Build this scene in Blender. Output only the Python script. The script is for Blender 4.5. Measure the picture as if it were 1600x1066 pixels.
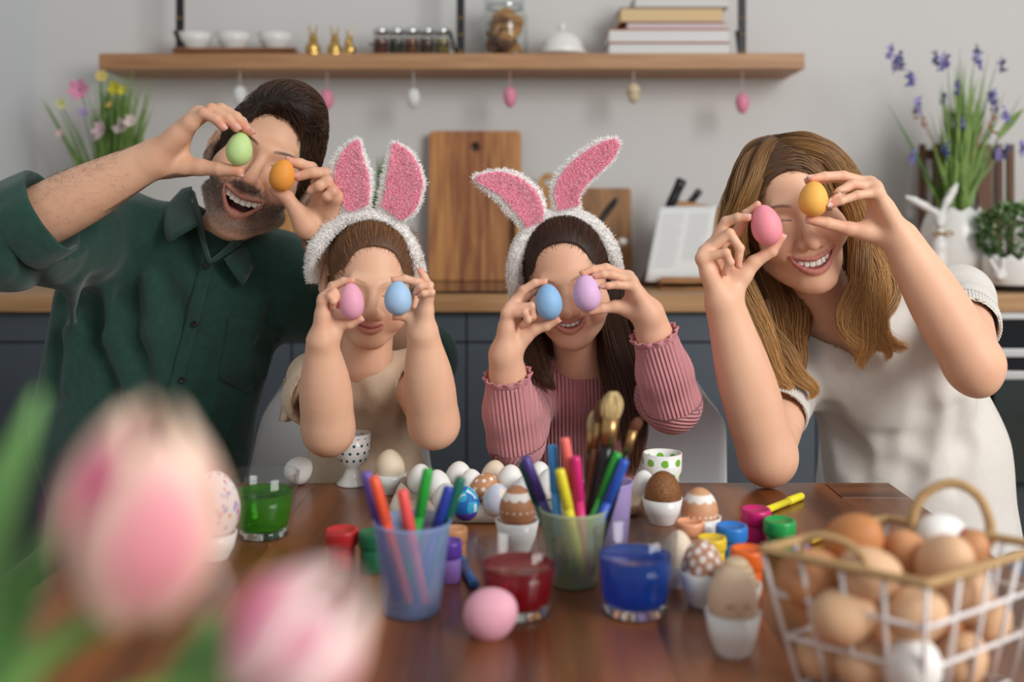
import bpy, bmesh, math, random
import numpy as np
from mathutils import Vector, Matrix, Euler, Quaternion
random.seed(7); rng = np.random.default_rng(7)
sc = bpy.context.scene
C = sc.collection
for o in list(bpy.data.objects): bpy.data.objects.remove(o)

# ------------------------------------------------------------------ camera, light, exposure
F = 1650.0; YH = 345.0; H = 1.14; TZ = 0.74           # focal in px, horizon row, eye height, table top height
cam = bpy.data.cameras.new('camera'); camo = bpy.data.objects.new('camera', cam); C.objects.link(camo)
camo.location = (0, 0, H); camo.rotation_euler = (math.pi/2, 0, 0)
cam.sensor_width = 36; cam.lens = F/1600*36; cam.shift_y = -(533-YH)/1600; cam.clip_start = 0.02
cam.dof.use_dof = True; cam.dof.focus_distance = 1.60; cam.dof.aperture_fstop = 2.3; cam.dof.aperture_blades = 0
sc.camera = camo
w = bpy.data.worlds.new('world'); sc.world = w; w.use_nodes = True
w.node_tree.nodes['Background'].inputs[0].default_value = (0.93, 0.96, 1.0, 1)
w.node_tree.nodes['Background'].inputs[1].default_value = 0.50
def area(name, loc, target, sx, sy, power, col=(1, 1, 1)):
    l = bpy.data.lights.new(name, 'AREA'); l.shape = 'RECTANGLE'; l.size = sx; l.size_y = sy; l.energy = power; l.color = col
    o = bpy.data.objects.new(name, l); C.objects.link(o); o.location = loc
    o.rotation_euler = (Vector(target)-Vector(loc)).to_track_quat('-Z', 'Y').to_euler(); return o
area('window_daylight', (2.3, -0.7, 2.3), (0.0, 1.9, 1.0), 1.6, 1.9, 112, (1.0, 0.985, 0.965))
area('left_fill_light', (-2.6, -0.6, 2.2), (-0.2, 2.0, 1.1), 1.4, 1.6, 42, (0.93, 0.97, 1.0))  # added cool fill from the left, weaker than the right-hand daylight
sc.view_settings.view_transform = 'Standard'; sc.view_settings.look = 'None'
sc.view_settings.gamma = 1.0; sc.view_settings.use_curve_mapping = False
sc.view_settings.exposure = -0.04
sc.cycles.use_denoising = True; sc.cycles.max_bounces = 10; sc.cycles.transparent_max_bounces = 32
sc.cycles.caustics_refractive = False; sc.cycles.sample_clamp_indirect = 6; sc.cycles.caustics_reflective = False

# ------------------------------------------------------------------ coordinates
DK = 1.0                                               # depth factor of the person being built
def P(px, py, Y):
    Y = Y*DK; return np.array([(px-800)*Y/F, Y, H-(py-YH)*Y/F])
def TY(py): return F*(H-TZ)/(py-YH)
def T(px, py): return P(px, py, TY(py)/DK)
def lin(h):
    h = h.lstrip('#'); v = [int(h[i:i+2], 16)/255 for i in (0, 2, 4)]
    return tuple(((c+.055)/1.055)**2.4 if c > .04045 else c/12.92 for c in v)

# ------------------------------------------------------------------ materials
MATS = {}
def mat(name, col, rough=.5, metal=0, var=0.06, scale=20, bump=0, bscale=60, trans=0, ior=1.45, sss=0, coat=0, spec=.5, attr=None, sheen=0, alpha=1, col2=None, stretch=None):
    if name in MATS: return MATS[name]
    m = bpy.data.materials.new(name); m.use_nodes = True; nt = m.node_tree; N = nt.nodes; L = nt.links
    b = N['Principled BSDF']; c = lin(col) if isinstance(col, str) else col
    tc = N.new('ShaderNodeTexCoord'); mp = N.new('ShaderNodeMapping'); L.new(tc.outputs['Object'], mp.inputs[0])
    if stretch: mp.inputs['Scale'].default_value = stretch
    nz = N.new('ShaderNodeTexNoise'); nz.inputs['Scale'].default_value = scale; nz.inputs['Detail'].default_value = 5
    L.new(mp.outputs[0], nz.inputs['Vector'])
    mx = N.new('ShaderNodeMix'); mx.data_type = 'RGBA'; L.new(nz.outputs['Fac'], mx.inputs[0])
    d = lin(col2) if col2 else c
    lo = tuple(max(0, x*(1-var)) for x in c); hi = tuple(min(1, x*(1+var)) for x in d)
    mx.inputs[6].default_value = (*lo, 1); mx.inputs[7].default_value = (*hi, 1)
    out = mx.outputs[2]
    if attr:
        at = N.new('ShaderNodeAttribute'); at.attribute_name = attr
        mu = N.new('ShaderNodeMix'); mu.data_type = 'RGBA'; mu.blend_type = 'MULTIPLY'; mu.inputs[0].default_value = 1
        L.new(at.outputs['Color'], mu.inputs[6]); L.new(out, mu.inputs[7]); out = mu.outputs[2]
    L.new(out, b.inputs['Base Color'])
    b.inputs['Roughness'].default_value = rough; b.inputs['Metallic'].default_value = metal; b.inputs['IOR'].default_value = ior
    b.inputs['Transmission Weight'].default_value = trans; b.inputs['Specular IOR Level'].default_value = spec
    b.inputs['Coat Weight'].default_value = coat; b.inputs['Sheen Weight'].default_value = sheen
    if alpha < 1: b.inputs['Alpha'].default_value = alpha
    if sss:
        b.inputs['Subsurface Weight'].default_value = sss; b.inputs['Subsurface Radius'].default_value = (1, .35, .2); b.inputs['Subsurface Scale'].default_value = .006
    if bump:
        nb = N.new('ShaderNodeTexNoise'); nb.inputs['Scale'].default_value = bscale; nb.inputs['Detail'].default_value = 3
        L.new(mp.outputs[0], nb.inputs['Vector'])
        bp = N.new('ShaderNodeBump'); bp.inputs['Strength'].default_value = bump; bp.inputs['Distance'].default_value = .002
        L.new(nb.outputs['Fac'], bp.inputs['Height']); L.new(bp.outputs[0], b.inputs['Normal'])
    MATS[name] = m; return m
def wood(name, dark, light, scale=(3, 40, 40), rough=.45, coat=0, ring=3.0, rnd=.22):
    if name in MATS: return MATS[name]
    m = bpy.data.materials.new(name); m.use_nodes = True; nt = m.node_tree; N = nt.nodes; L = nt.links; b = N['Principled BSDF']
    tc = N.new('ShaderNodeTexCoord'); oi = N.new('ShaderNodeObjectInfo'); mp = N.new('ShaderNodeMapping'); mp.inputs['Scale'].default_value = scale
    L.new(tc.outputs['Object'], mp.inputs[0])
    ad = N.new('ShaderNodeVectorMath'); ad.operation = 'ADD'; L.new(mp.outputs[0], ad.inputs[0])
    ml = N.new('ShaderNodeMath'); ml.operation = 'MULTIPLY'; ml.inputs[1].default_value = 37; L.new(oi.outputs['Random'], ml.inputs[0])
    L.new(ml.outputs[0], ad.inputs[1])
    n1 = N.new('ShaderNodeTexNoise'); n1.inputs['Scale'].default_value = 1; n1.inputs['Detail'].default_value = 6; n1.inputs['Distortion'].default_value = .6
    n2 = N.new('ShaderNodeTexNoise'); n2.inputs['Scale'].default_value = ring; n2.inputs['Detail'].default_value = 8
    L.new(ad.outputs[0], n1.inputs['Vector']); L.new(ad.outputs[0], n2.inputs['Vector'])
    s = N.new('ShaderNodeMath'); s.operation = 'ADD'; L.new(n1.outputs['Fac'], s.inputs[0])
    h = N.new('ShaderNodeMath'); h.operation = 'MULTIPLY_ADD'; h.inputs[1].default_value = .6; h.inputs[2].default_value = -.3; L.new(n2.outputs['Fac'], h.inputs[0]); L.new(h.outputs[0], s.inputs[1])
    r2 = N.new('ShaderNodeMath'); r2.operation = 'MULTIPLY_ADD'; r2.inputs[1].default_value = rnd; r2.inputs[2].default_value = -rnd/2; L.new(oi.outputs['Random'], r2.inputs[0])
    s2 = N.new('ShaderNodeMath'); s2.operation = 'ADD'; L.new(s.outputs[0], s2.inputs[0]); L.new(r2.outputs[0], s2.inputs[1])
    cr = N.new('ShaderNodeValToRGB'); cr.color_ramp.elements[0].color = (*lin(dark), 1); cr.color_ramp.elements[1].color = (*lin(light), 1)
    cr.color_ramp.elements[0].position = .3; cr.color_ramp.elements[1].position = .7
    L.new(s2.outputs[0], cr.inputs[0]); L.new(cr.outputs[0], b.inputs['Base Color'])
    b.inputs['Roughness'].default_value = rough; b.inputs['Coat Weight'].default_value = coat; b.inputs['Coat Roughness'].default_value = .15
    bp = N.new('ShaderNodeBump'); bp.inputs['Strength'].default_value = .15; bp.inputs['Distance'].default_value = .001
    L.new(s.outputs[0], bp.inputs['Height']); L.new(bp.outputs[0], b.inputs['Normal'])
    MATS[name] = m; return m
def vcol(name, rough=.5, sss=0, var=.05, scale=30, bump=0, bscale=200, spec=.5, sheen=0):
    return mat(name, (1, 1, 1), rough=rough, sss=sss, var=var, scale=scale, bump=bump, bscale=bscale, spec=spec, attr='Col', sheen=sheen)
def glassmat(name, col=(1, 1, 1), rough=0.02, ior=1.45):
    if name in MATS: return MATS[name]
    m = bpy.data.materials.new(name); m.use_nodes = True; b = m.node_tree.nodes['Principled BSDF']
    b.inputs['Base Color'].default_value = (*col, 1); b.inputs['Transmission Weight'].default_value = 1; b.inputs['Roughness'].default_value = rough; b.inputs['IOR'].default_value = ior
    MATS[name] = m; return m
def thinglass(name, tint=(.97, .985, .98), body=0, bodycol=(1, 1, 1), ior=1.45):
    # thin clear wall or tinted liquid: mirror reflection by Fresnel, the rest passes straight through with the tint; body = share that scatters
    if name in MATS: return MATS[name]
    m = bpy.data.materials.new(name); m.use_nodes = True; nt = m.node_tree; N = nt.nodes; L = nt.links; out = N['Material Output']; N.remove(N['Principled BSDF'])
    fr = N.new('ShaderNodeFresnel'); ge = N.new('ShaderNodeNewGeometry'); mi = N.new('ShaderNodeMapRange'); mi.inputs[3].default_value = ior; mi.inputs[4].default_value = 1/ior; L.new(ge.outputs['Backfacing'], mi.inputs[0]); L.new(mi.outputs[0], fr.inputs[0]); tr = N.new('ShaderNodeBsdfTransparent'); tr.inputs[0].default_value = (*tint, 1); gl = N.new('ShaderNodeBsdfGlossy'); gl.inputs['Roughness'].default_value = .02
    base = tr.outputs[0]
    if body:
        tl = N.new('ShaderNodeBsdfTranslucent'); tl.inputs[0].default_value = (*bodycol, 1); df = N.new('ShaderNodeBsdfDiffuse'); df.inputs[0].default_value = (*bodycol, 1); a = N.new('ShaderNodeMixShader'); a.inputs[0].default_value = .5; L.new(tl.outputs[0], a.inputs[1]); L.new(df.outputs[0], a.inputs[2])
        b = N.new('ShaderNodeMixShader'); b.inputs[0].default_value = body; L.new(base, b.inputs[1]); L.new(a.outputs[0], b.inputs[2]); base = b.outputs[0]
    mx = N.new('ShaderNodeMixShader'); L.new(fr.outputs[0], mx.inputs[0]); L.new(base, mx.inputs[1]); L.new(gl.outputs[0], mx.inputs[2]); L.new(mx.outputs[0], out.inputs['Surface']); MATS[name] = m; return m
def hairmat(name, root, tip, rough=.4, dark=.55):
    if name in MATS: return MATS[name]
    m = bpy.data.materials.new(name); m.use_nodes = True; nt = m.node_tree; N = nt.nodes; L = nt.links; b = N['Principled BSDF']
    hi = N.new('ShaderNodeHairInfo'); mx = N.new('ShaderNodeMix'); mx.data_type = 'RGBA'
    mx.inputs[6].default_value = (*lin(root), 1); mx.inputs[7].default_value = (*lin(tip), 1); L.new(hi.outputs['Intercept'], mx.inputs[0])
    mr = N.new('ShaderNodeMapRange'); mr.inputs[3].default_value = dark; mr.inputs[4].default_value = 1.35; L.new(hi.outputs['Random'], mr.inputs[0])
    mu = N.new('ShaderNodeVectorMath'); mu.operation = 'SCALE'; L.new(mx.outputs[2], mu.inputs[0]); L.new(mr.outputs[0], mu.inputs[3])
    L.new(mu.outputs[0], b.inputs['Base Color']); b.inputs['Roughness'].default_value = rough; b.inputs['Specular IOR Level'].default_value = .35
    MATS[name] = m; return m

# ------------------------------------------------------------------ objects
def tag(o, label=None, cat=None, group=None, kind=None):
    if label: o['label'] = label
    if cat: o['category'] = cat
    if group: o['group'] = group
    if kind: o['kind'] = kind
    return o
def thing(name, label, cat, loc=(0, 0, 0), group=None, rot=None):
    o = bpy.data.objects.new(name, None); C.objects.link(o); o.location = loc; o.empty_display_size = .05
    if rot: o.rotation_euler = rot
    return tag(o, label, cat, group)
def link(name, me, m, parent=None, loc=None, rot=None, smooth=True):
    o = bpy.data.objects.new(name, me); C.objects.link(o)
    if m is not None and not me.materials:
        for x in (m if isinstance(m, (list, tuple)) else [m]): me.materials.append(x)
    if parent is not None:
        o.parent = parent
        if loc is None: o.matrix_parent_inverse = parent_mw(parent).inverted()
    if loc is not None: o.location = loc
    if rot is not None: o.rotation_euler = rot
    return o
def parent_mw(o):
    m = Matrix.LocRotScale(o.location, o.rotation_euler, o.scale)
    if o.parent: m = parent_mw(o.parent) @ o.matrix_parent_inverse @ m
    return m
def mesh(verts, faces, smooth=True, name='mesh'):
    me = bpy.data.meshes.new(name); me.from_pydata([tuple(map(float, v)) for v in verts], [], faces); me.update()
    if smooth: me.shade_smooth()
    return me
def bmfin(bm, smooth=True, name='mesh'):
    bmesh.ops.recalc_face_normals(bm, faces=bm.faces)
    me = bpy.data.meshes.new(name); bm.to_mesh(me); bm.free()
    if smooth: me.shade_smooth()
    return me
def box_bm(bm, c, s, bev=0, rot=None):
    r = bmesh.ops.create_cube(bm, size=1); vs = r['verts']
    for v in vs: v.co = Vector((v.co.x*s[0], v.co.y*s[1], v.co.z*s[2]))
    if bev:
        es = list({e for v in vs for e in v.link_edges}); rr = bmesh.ops.bevel(bm, geom=es, offset=bev, segments=2, affect='EDGES', profile=.5)
        vs = list({v for f in rr['faces'] for v in f.verts} | {v for v in vs if v.is_valid})
    M = Matrix.Translation(c) @ (Euler(rot).to_matrix().to_4x4() if rot else Matrix())
    for v in vs: v.co = M @ v.co
def boxme(s, bev=.002, c=(0, 0, 0)):
    bm = bmesh.new(); box_bm(bm, c, s, bev); me = bmfin(bm, False); return me
def lathe_bm(bm, prof, seg=32, axis_c=(0, 0, 0), cap=False):
    rings = []
    for r, z in prof:
        if r < 1e-6: rings.append([bm.verts.new((axis_c[0], axis_c[1], z+axis_c[2]))])
        else: rings.append([bm.verts.new((axis_c[0]+r*math.cos(2*math.pi*i/seg), axis_c[1]+r*math.sin(2*math.pi*i/seg), z+axis_c[2])) for i in range(seg)])
    for a, b in zip(rings, rings[1:]):
        for i in range(seg):
            j = (i+1) % seg
            if len(a) == 1 and len(b) == 1: continue
            if len(a) == 1: bm.faces.new((a[0], b[j], b[i]))
            elif len(b) == 1: bm.faces.new((a[i], a[j], b[0]))
            else: bm.faces.new((a[i], a[j], b[j], b[i]))
def lathe(prof, seg=32):
    bm = bmesh.new(); lathe_bm(bm, prof, seg); return bmfin(bm)
def spline(pts, n):
    pts = np.asarray(pts, float); m = len(pts)
    if m == 2: return pts[0]+(pts[1]-pts[0])*np.linspace(0, 1, n)[:, None]
    t = np.linspace(0, m-1, n); i = np.clip(t.astype(int), 0, m-2); u = (t-i)[:, None]
    p1 = pts[i]; p2 = pts[i+1]; p0 = np.where((i > 0)[:, None], pts[np.maximum(i-1, 0)], 2*p1-p2); p3 = np.where((i < m-2)[:, None], pts[np.minimum(i+2, m-1)], 2*p2-p1)
    return .5*(2*p1+(p2-p0)*u+(2*p0-5*p1+4*p2-p3)*u*u+(3*p1-p0-3*p2+p3)*u**3)
def frames(path, up=(0.02, -1, 0.01)):
    t = np.gradient(path, axis=0); t /= np.linalg.norm(t, axis=1)[:, None]+1e-12
    u = np.cross(t, np.asarray(up, float)); l = np.linalg.norm(u, axis=1)[:, None]
    u = np.where(l < 1e-3, np.array([1., 0, 0]), u/(l+1e-12)); v = np.cross(u, t); return t, u, v
def tube_bm(bm, path, rad, seg=8, cap=True):
    path = np.asarray(path, float); n = len(path); rad = np.broadcast_to(np.asarray(rad, float), (n,)); t, u, v = frames(path)
    # transport frame
    uu = u[0]
    rings = []
    for i in range(n):
        uu = uu-t[i]*uu.dot(t[i]); uu /= np.linalg.norm(uu)+1e-12; vv = np.cross(t[i], uu)
        rings.append([bm.verts.new(path[i]+rad[i]*(math.cos(a)*uu+math.sin(a)*vv)) for a in np.linspace(0, 2*math.pi, seg, endpoint=False)])
    for a, b in zip(rings, rings[1:]):
        for i in range(seg): bm.faces.new((a[i], a[(i+1) % seg], b[(i+1) % seg], b[i]))
    if cap: bm.faces.new(rings[0][::-1]); bm.faces.new(rings[-1])
def tube(path, rad, seg=8):
    bm = bmesh.new(); tube_bm(bm, path, rad, seg); return bmfin(bm)
def grid_me(pts, closed=False, thick=0):
    pts = np.asarray(pts, float); a, b = pts.shape[:2]; vs = pts.reshape(-1, 3)
    fs = [(i*b+j, i*b+(j+1) % b, (i+1)*b+(j+1) % b, (i+1)*b+j) for i in range(a-1) for j in range(b if closed else b-1)]
    return mesh(vs, fs)
def solid(o, t, lev=0, off=0):
    m = o.modifiers.new('thickness', 'SOLIDIFY'); m.thickness = t; m.offset = off
    if lev: s = o.modifiers.new('smooth', 'SUBSURF'); s.levels = lev; s.render_levels = lev
    return o
def setcol(me, cols):
    a = me.attributes.new('Col', 'FLOAT_COLOR', 'POINT'); c = np.ones((len(me.vertices), 4), np.float32); c[:, :3] = cols; a.data.foreach_set('color', c.ravel())
def hairs(name, strands, rad, m, parent=None, tipr=.25, rr=None):
    n, k = strands.shape[:2]; c = bpy.data.hair_curves.new(name); c.add_curves([k]*n)
    c.attributes['position'].data.foreach_set('vector', np.ascontiguousarray(strands, np.float32).ravel())
    ra = c.attributes.get('radius') or c.attributes.new('radius', 'FLOAT', 'POINT')
    prof = np.linspace(1, tipr, k) if rr is None else rr
    ra.data.foreach_set('value', np.tile(rad*prof, n).astype(np.float32))
    c.materials.append(m); o = bpy.data.objects.new(name, c); C.objects.link(o)
    if parent is not None: o.parent = parent; o.matrix_parent_inverse = parent_mw(parent).inverted()
    return o
def sample_mesh(V, Fq, n):
    V = np.asarray(V); Fq = np.asarray(Fq); tri = np.concatenate([Fq[:, [0, 1, 2]], Fq[:, [0, 2, 3]]]) if Fq.shape[1] == 4 else Fq
    a, b, c = V[tri[:, 0]], V[tri[:, 1]], V[tri[:, 2]]; cr = np.cross(b-a, c-a); ar = np.linalg.norm(cr, axis=1)
    i = rng.choice(len(tri), n, p=ar/ar.sum()); r1 = np.sqrt(rng.random(n))[:, None]; r2 = rng.random(n)[:, None]
    return a[i]*(1-r1)+b[i]*r1*(1-r2)+c[i]*r1*r2, cr[i]/(ar[i][:, None]+1e-12)

# ------------------------------------------------------------------ signed distance modelling
def vnoise(P_, s, seed=0):
    q = P_*s; i = np.floor(q).astype(np.int64); f = q-i; f = f*f*(3-2*f); r = 0
    for dx in (0, 1):
        for dy in (0, 1):
            for dz in (0, 1):
                h = ((i[:, 0]+dx)*73856093 ^ (i[:, 1]+dy)*19349663 ^ (i[:, 2]+dz)*83492791 ^ seed*2654435761) & 0xffff
                r = r+(h/65535.0*2-1)*(f[:, 0] if dx else 1-f[:, 0])*(f[:, 1] if dy else 1-f[:, 1])*(f[:, 2] if dz else 1-f[:, 2])
    return r
class SDF:
    def __init__(s): s.p = []; s.lo = np.full(3, 1e9); s.hi = np.full(3, -1e9)
    def add(s, f, lo=None, hi=None, op='u', k=.005):
        s.p.append((op, k, f))
        if lo is not None: s.lo = np.minimum(s.lo, lo); s.hi = np.maximum(s.hi, hi)
        return s
    def rc(s, a, ra, b, rb, k=.005, op='u', flat=None):
        a = np.asarray(a, float); b = np.asarray(b, float); ba = b-a; l2 = max(ba@ba, 1e-12)
        if flat is None:
            def f(q):
                pa = q-a; t = np.clip(pa@ba/l2, 0, 1); return np.sqrt(((pa-t[:, None]*ba)**2).sum(1))-(ra+t*(rb-ra))
        else:
            S = np.array([1, flat, 1.])
            b2 = ba*S; m2 = max(b2@b2, 1e-12)
            def f(q):
                pa = (q-a)*S; t = np.clip(pa@b2/m2, 0, 1); return (np.sqrt(((pa-t[:, None]*b2)**2).sum(1))-(ra+t*(rb-ra)))*(.85 if flat < 1.6 else .7)
        R = max(ra, rb)
        return s.add(f, np.minimum(a-ra, b-rb) if op == 'u' else None, np.maximum(a+ra, b+rb), op, k)
    def chain(s, pts, rs, k=.004, k0=None, op='u'):
        rs = np.broadcast_to(rs, (len(pts),))
        for i in range(len(pts)-1): s.rc(pts[i], rs[i], pts[i+1], rs[i+1], k if (i or k0 is None) else k0, op)
        return s
    def ell(s, c, r, k=.005, op='u', R=None):
        c = np.asarray(c, float); r = np.asarray(r, float)
        def f(q):
            x = q-c
            if R is not None: x = x@R
            k0 = np.sqrt(((x/r)**2).sum(1)); k1 = np.sqrt(((x/r**2)**2).sum(1)); return k0*(k0-1)/(k1+1e-9)
        return s.add(f, c-r.max() if op == 'u' else None, c+r.max(), op, k)
    def sph(s, c, r, k=.005, op='u'): return s.rc(c, r, np.asarray(c)+[0, 0, 1e-5], r, k, op)
    def sub(s, other, M, sc_=1.0):          # add another SDF's primitives, placed by the 4x4 matrix M and scaled by sc_
        R = np.array(M.to_3x3()); t = np.array(M.translation)
        for op, k, f in other.p:
            s.p.append((op, k*sc_, (lambda f: lambda q: f(((q-t)@R)/sc_)*sc_)(f)))
        cs = np.array([[x, y, z] for x in (other.lo[0], other.hi[0]) for y in (other.lo[1], other.hi[1]) for z in (other.lo[2], other.hi[2])])*sc_@R.T+t
        s.lo = np.minimum(s.lo, cs.min(0)); s.hi = np.maximum(s.hi, cs.max(0)); return s
    @staticmethod
    def comb(op, k, d, e):
        if op == 'u':
            if k <= 0: return np.minimum(d, e)
            h = np.maximum(k-np.abs(d-e), 0)/k; return np.minimum(d, e)-h*h*k*.25
        if op == 's':
            e = -e
            if k <= 0: return np.maximum(d, e)
            h = np.maximum(k-np.abs(d-e), 0)/k; return np.maximum(d, e)+h*h*k*.25
        if op == 'i': return np.maximum(d, e)
        if op == 'd': return d+e
    def ev(s, q):
        q = np.asarray(q, float); d = np.full(len(q), 1.0)
        for op, k, f in s.p: d = s.comb(op, k, d, f(q))
        return d
    def grad(s, q, e=.0008):
        g = np.stack([s.ev(q+np.eye(3)[i]*e)-s.ev(q-np.eye(3)[i]*e) for i in range(3)], 1); return g/(np.linalg.norm(g, axis=1)[:, None]+1e-12)
    def mesh(s, vx, B=8):
        lo = s.lo-3*vx; hi = s.hi+3*vx; nb = np.ceil((hi-lo)/(vx*B)).astype(int)
        g = np.stack(np.meshgrid(*[np.arange(n) for n in nb], indexing='ij'), -1).reshape(-1, 3)
        cen = lo+(g+.5)*vx*B; hd = vx*B*.866
        d = np.full(len(cen), 1.0); E = []
        for op, k, f in s.p:
            e = f(cen)
            E.append(e if op != 'd' else None); d = s.comb(op, k, d, e)
        act = np.abs(d) < hd*1.7+.004
        g = g[act]; E = [None if e is None else e[act] for e in E]; nA = len(g)
        off = np.stack(np.meshgrid(*[np.arange(B+1)]*3, indexing='ij'), -1).reshape(-1, 3); npt = len(off)
        D = np.full((nA, npt), 1.0, np.float32)
        base = (lo+g*vx*B)
        for (op, k, f), e in zip(s.p, E):
            m = np.arange(nA) if e is None else (np.nonzero(e < 2.6*hd+k)[0] if op != 'i' else np.arange(nA))
            for c0 in range(0, len(m), 1500):
                mm = m[c0:c0+1500]
                q = (base[mm][:, None, :]+off[None]*vx).reshape(-1, 3)
                D[mm] = s.comb(op, k, D[mm].astype(float).ravel(), f(q)).reshape(-1, npt)
        D = D.reshape(nA, B+1, B+1, B+1); S = D < 0
        # surface nets
        cs = [(x, y, z) for x in (0, 1) for y in (0, 1) for z in (0, 1)]
        cnt = sum(S[:, x:x+B, y:y+B, z:z+B].astype(np.int8) for x, y, z in cs); A = (cnt > 0) & (cnt < 8)
        idx = np.nonzero(A); nb_, ci, cj, ck = idx
        val = {c: D[nb_, ci+c[0], cj+c[1], ck+c[2]] for c in cs}
        acc = np.zeros((len(nb_), 3)); num = np.zeros(len(nb_))
        for a in cs:
            for ax in range(3):
                if a[ax] == 0:
                    b = list(a); b[ax] = 1; b = tuple(b); va, vb = val[a], val[b]; ch = (va < 0) != (vb < 0)
                    t = np.where(ch, va/(np.where(va == vb, 1, va-vb)), 0); p = np.tile(np.array(a, float), (len(nb_), 1)); p[:, ax] += t
                    acc[ch] += p[ch]; num += ch
        cell = g[nb_]*B+np.stack([ci, cj, ck], 1)
        V = lo+(cell+acc/num[:, None])*vx
        dim = nb*B+2; key = (cell[:, 0]*dim[1]+cell[:, 1])*dim[2]+cell[:, 2]; order = np.argsort(key); ks = key[order]
        def look(c):
            kk = (c[:, 0]*dim[1]+c[:, 1])*dim[2]+c[:, 2]; i = np.clip(np.searchsorted(ks, kk), 0, len(ks)-1); return np.where(ks[i] == kk, order[i], -1)
        Q = []
        for ax in range(3):
            a = val[(0, 0, 0)] < 0; o_ = [0, 0, 0]; o_[ax] = 1; b = val[tuple(o_)] < 0; m = a != b; c = cell[m]; u, v_ = (ax+1) % 3, (ax+2) % 3
            eu = np.eye(3, dtype=int)[u]; ev_ = np.eye(3, dtype=int)[v_]
            q = np.stack([look(c), look(c-eu), look(c-eu-ev_), look(c-ev_)], 1); fl = a[m]
            q = np.where(fl[:, None], q, q[:, ::-1]); Q.append(q[(q >= 0).all(1)])
        Q = np.concatenate(Q)
        return V, Q
def npmesh(V, Q, name='mesh', smooth=1):
    me = bpy.data.meshes.new(name); n = len(Q); k = Q.shape[1]
    if smooth:
        e = np.concatenate([Q[:, [i, (i+1) % k]] for i in range(k)]); 
        for _ in range(smooth):
            acc = np.zeros_like(V); c = np.zeros(len(V)); np.add.at(acc, e[:, 0], V[e[:, 1]]); np.add.at(acc, e[:, 1], V[e[:, 0]]); np.add.at(c, e[:, 0], 1); np.add.at(c, e[:, 1], 1)
            V = np.where((c > 0)[:, None], V*.5+.5*acc/np.maximum(c, 1)[:, None], V)
    me.vertices.add(len(V)); me.vertices.foreach_set('co', V.astype(np.float32).ravel())
    me.loops.add(n*k); me.loops.foreach_set('vertex_index', Q.astype(np.int32).ravel())
    me.polygons.add(n); me.polygons.foreach_set('loop_start', np.arange(0, n*k, k, dtype=np.int32))
    me.update(calc_edges=True); me.validate(); me.shade_smooth(); return me
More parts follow.
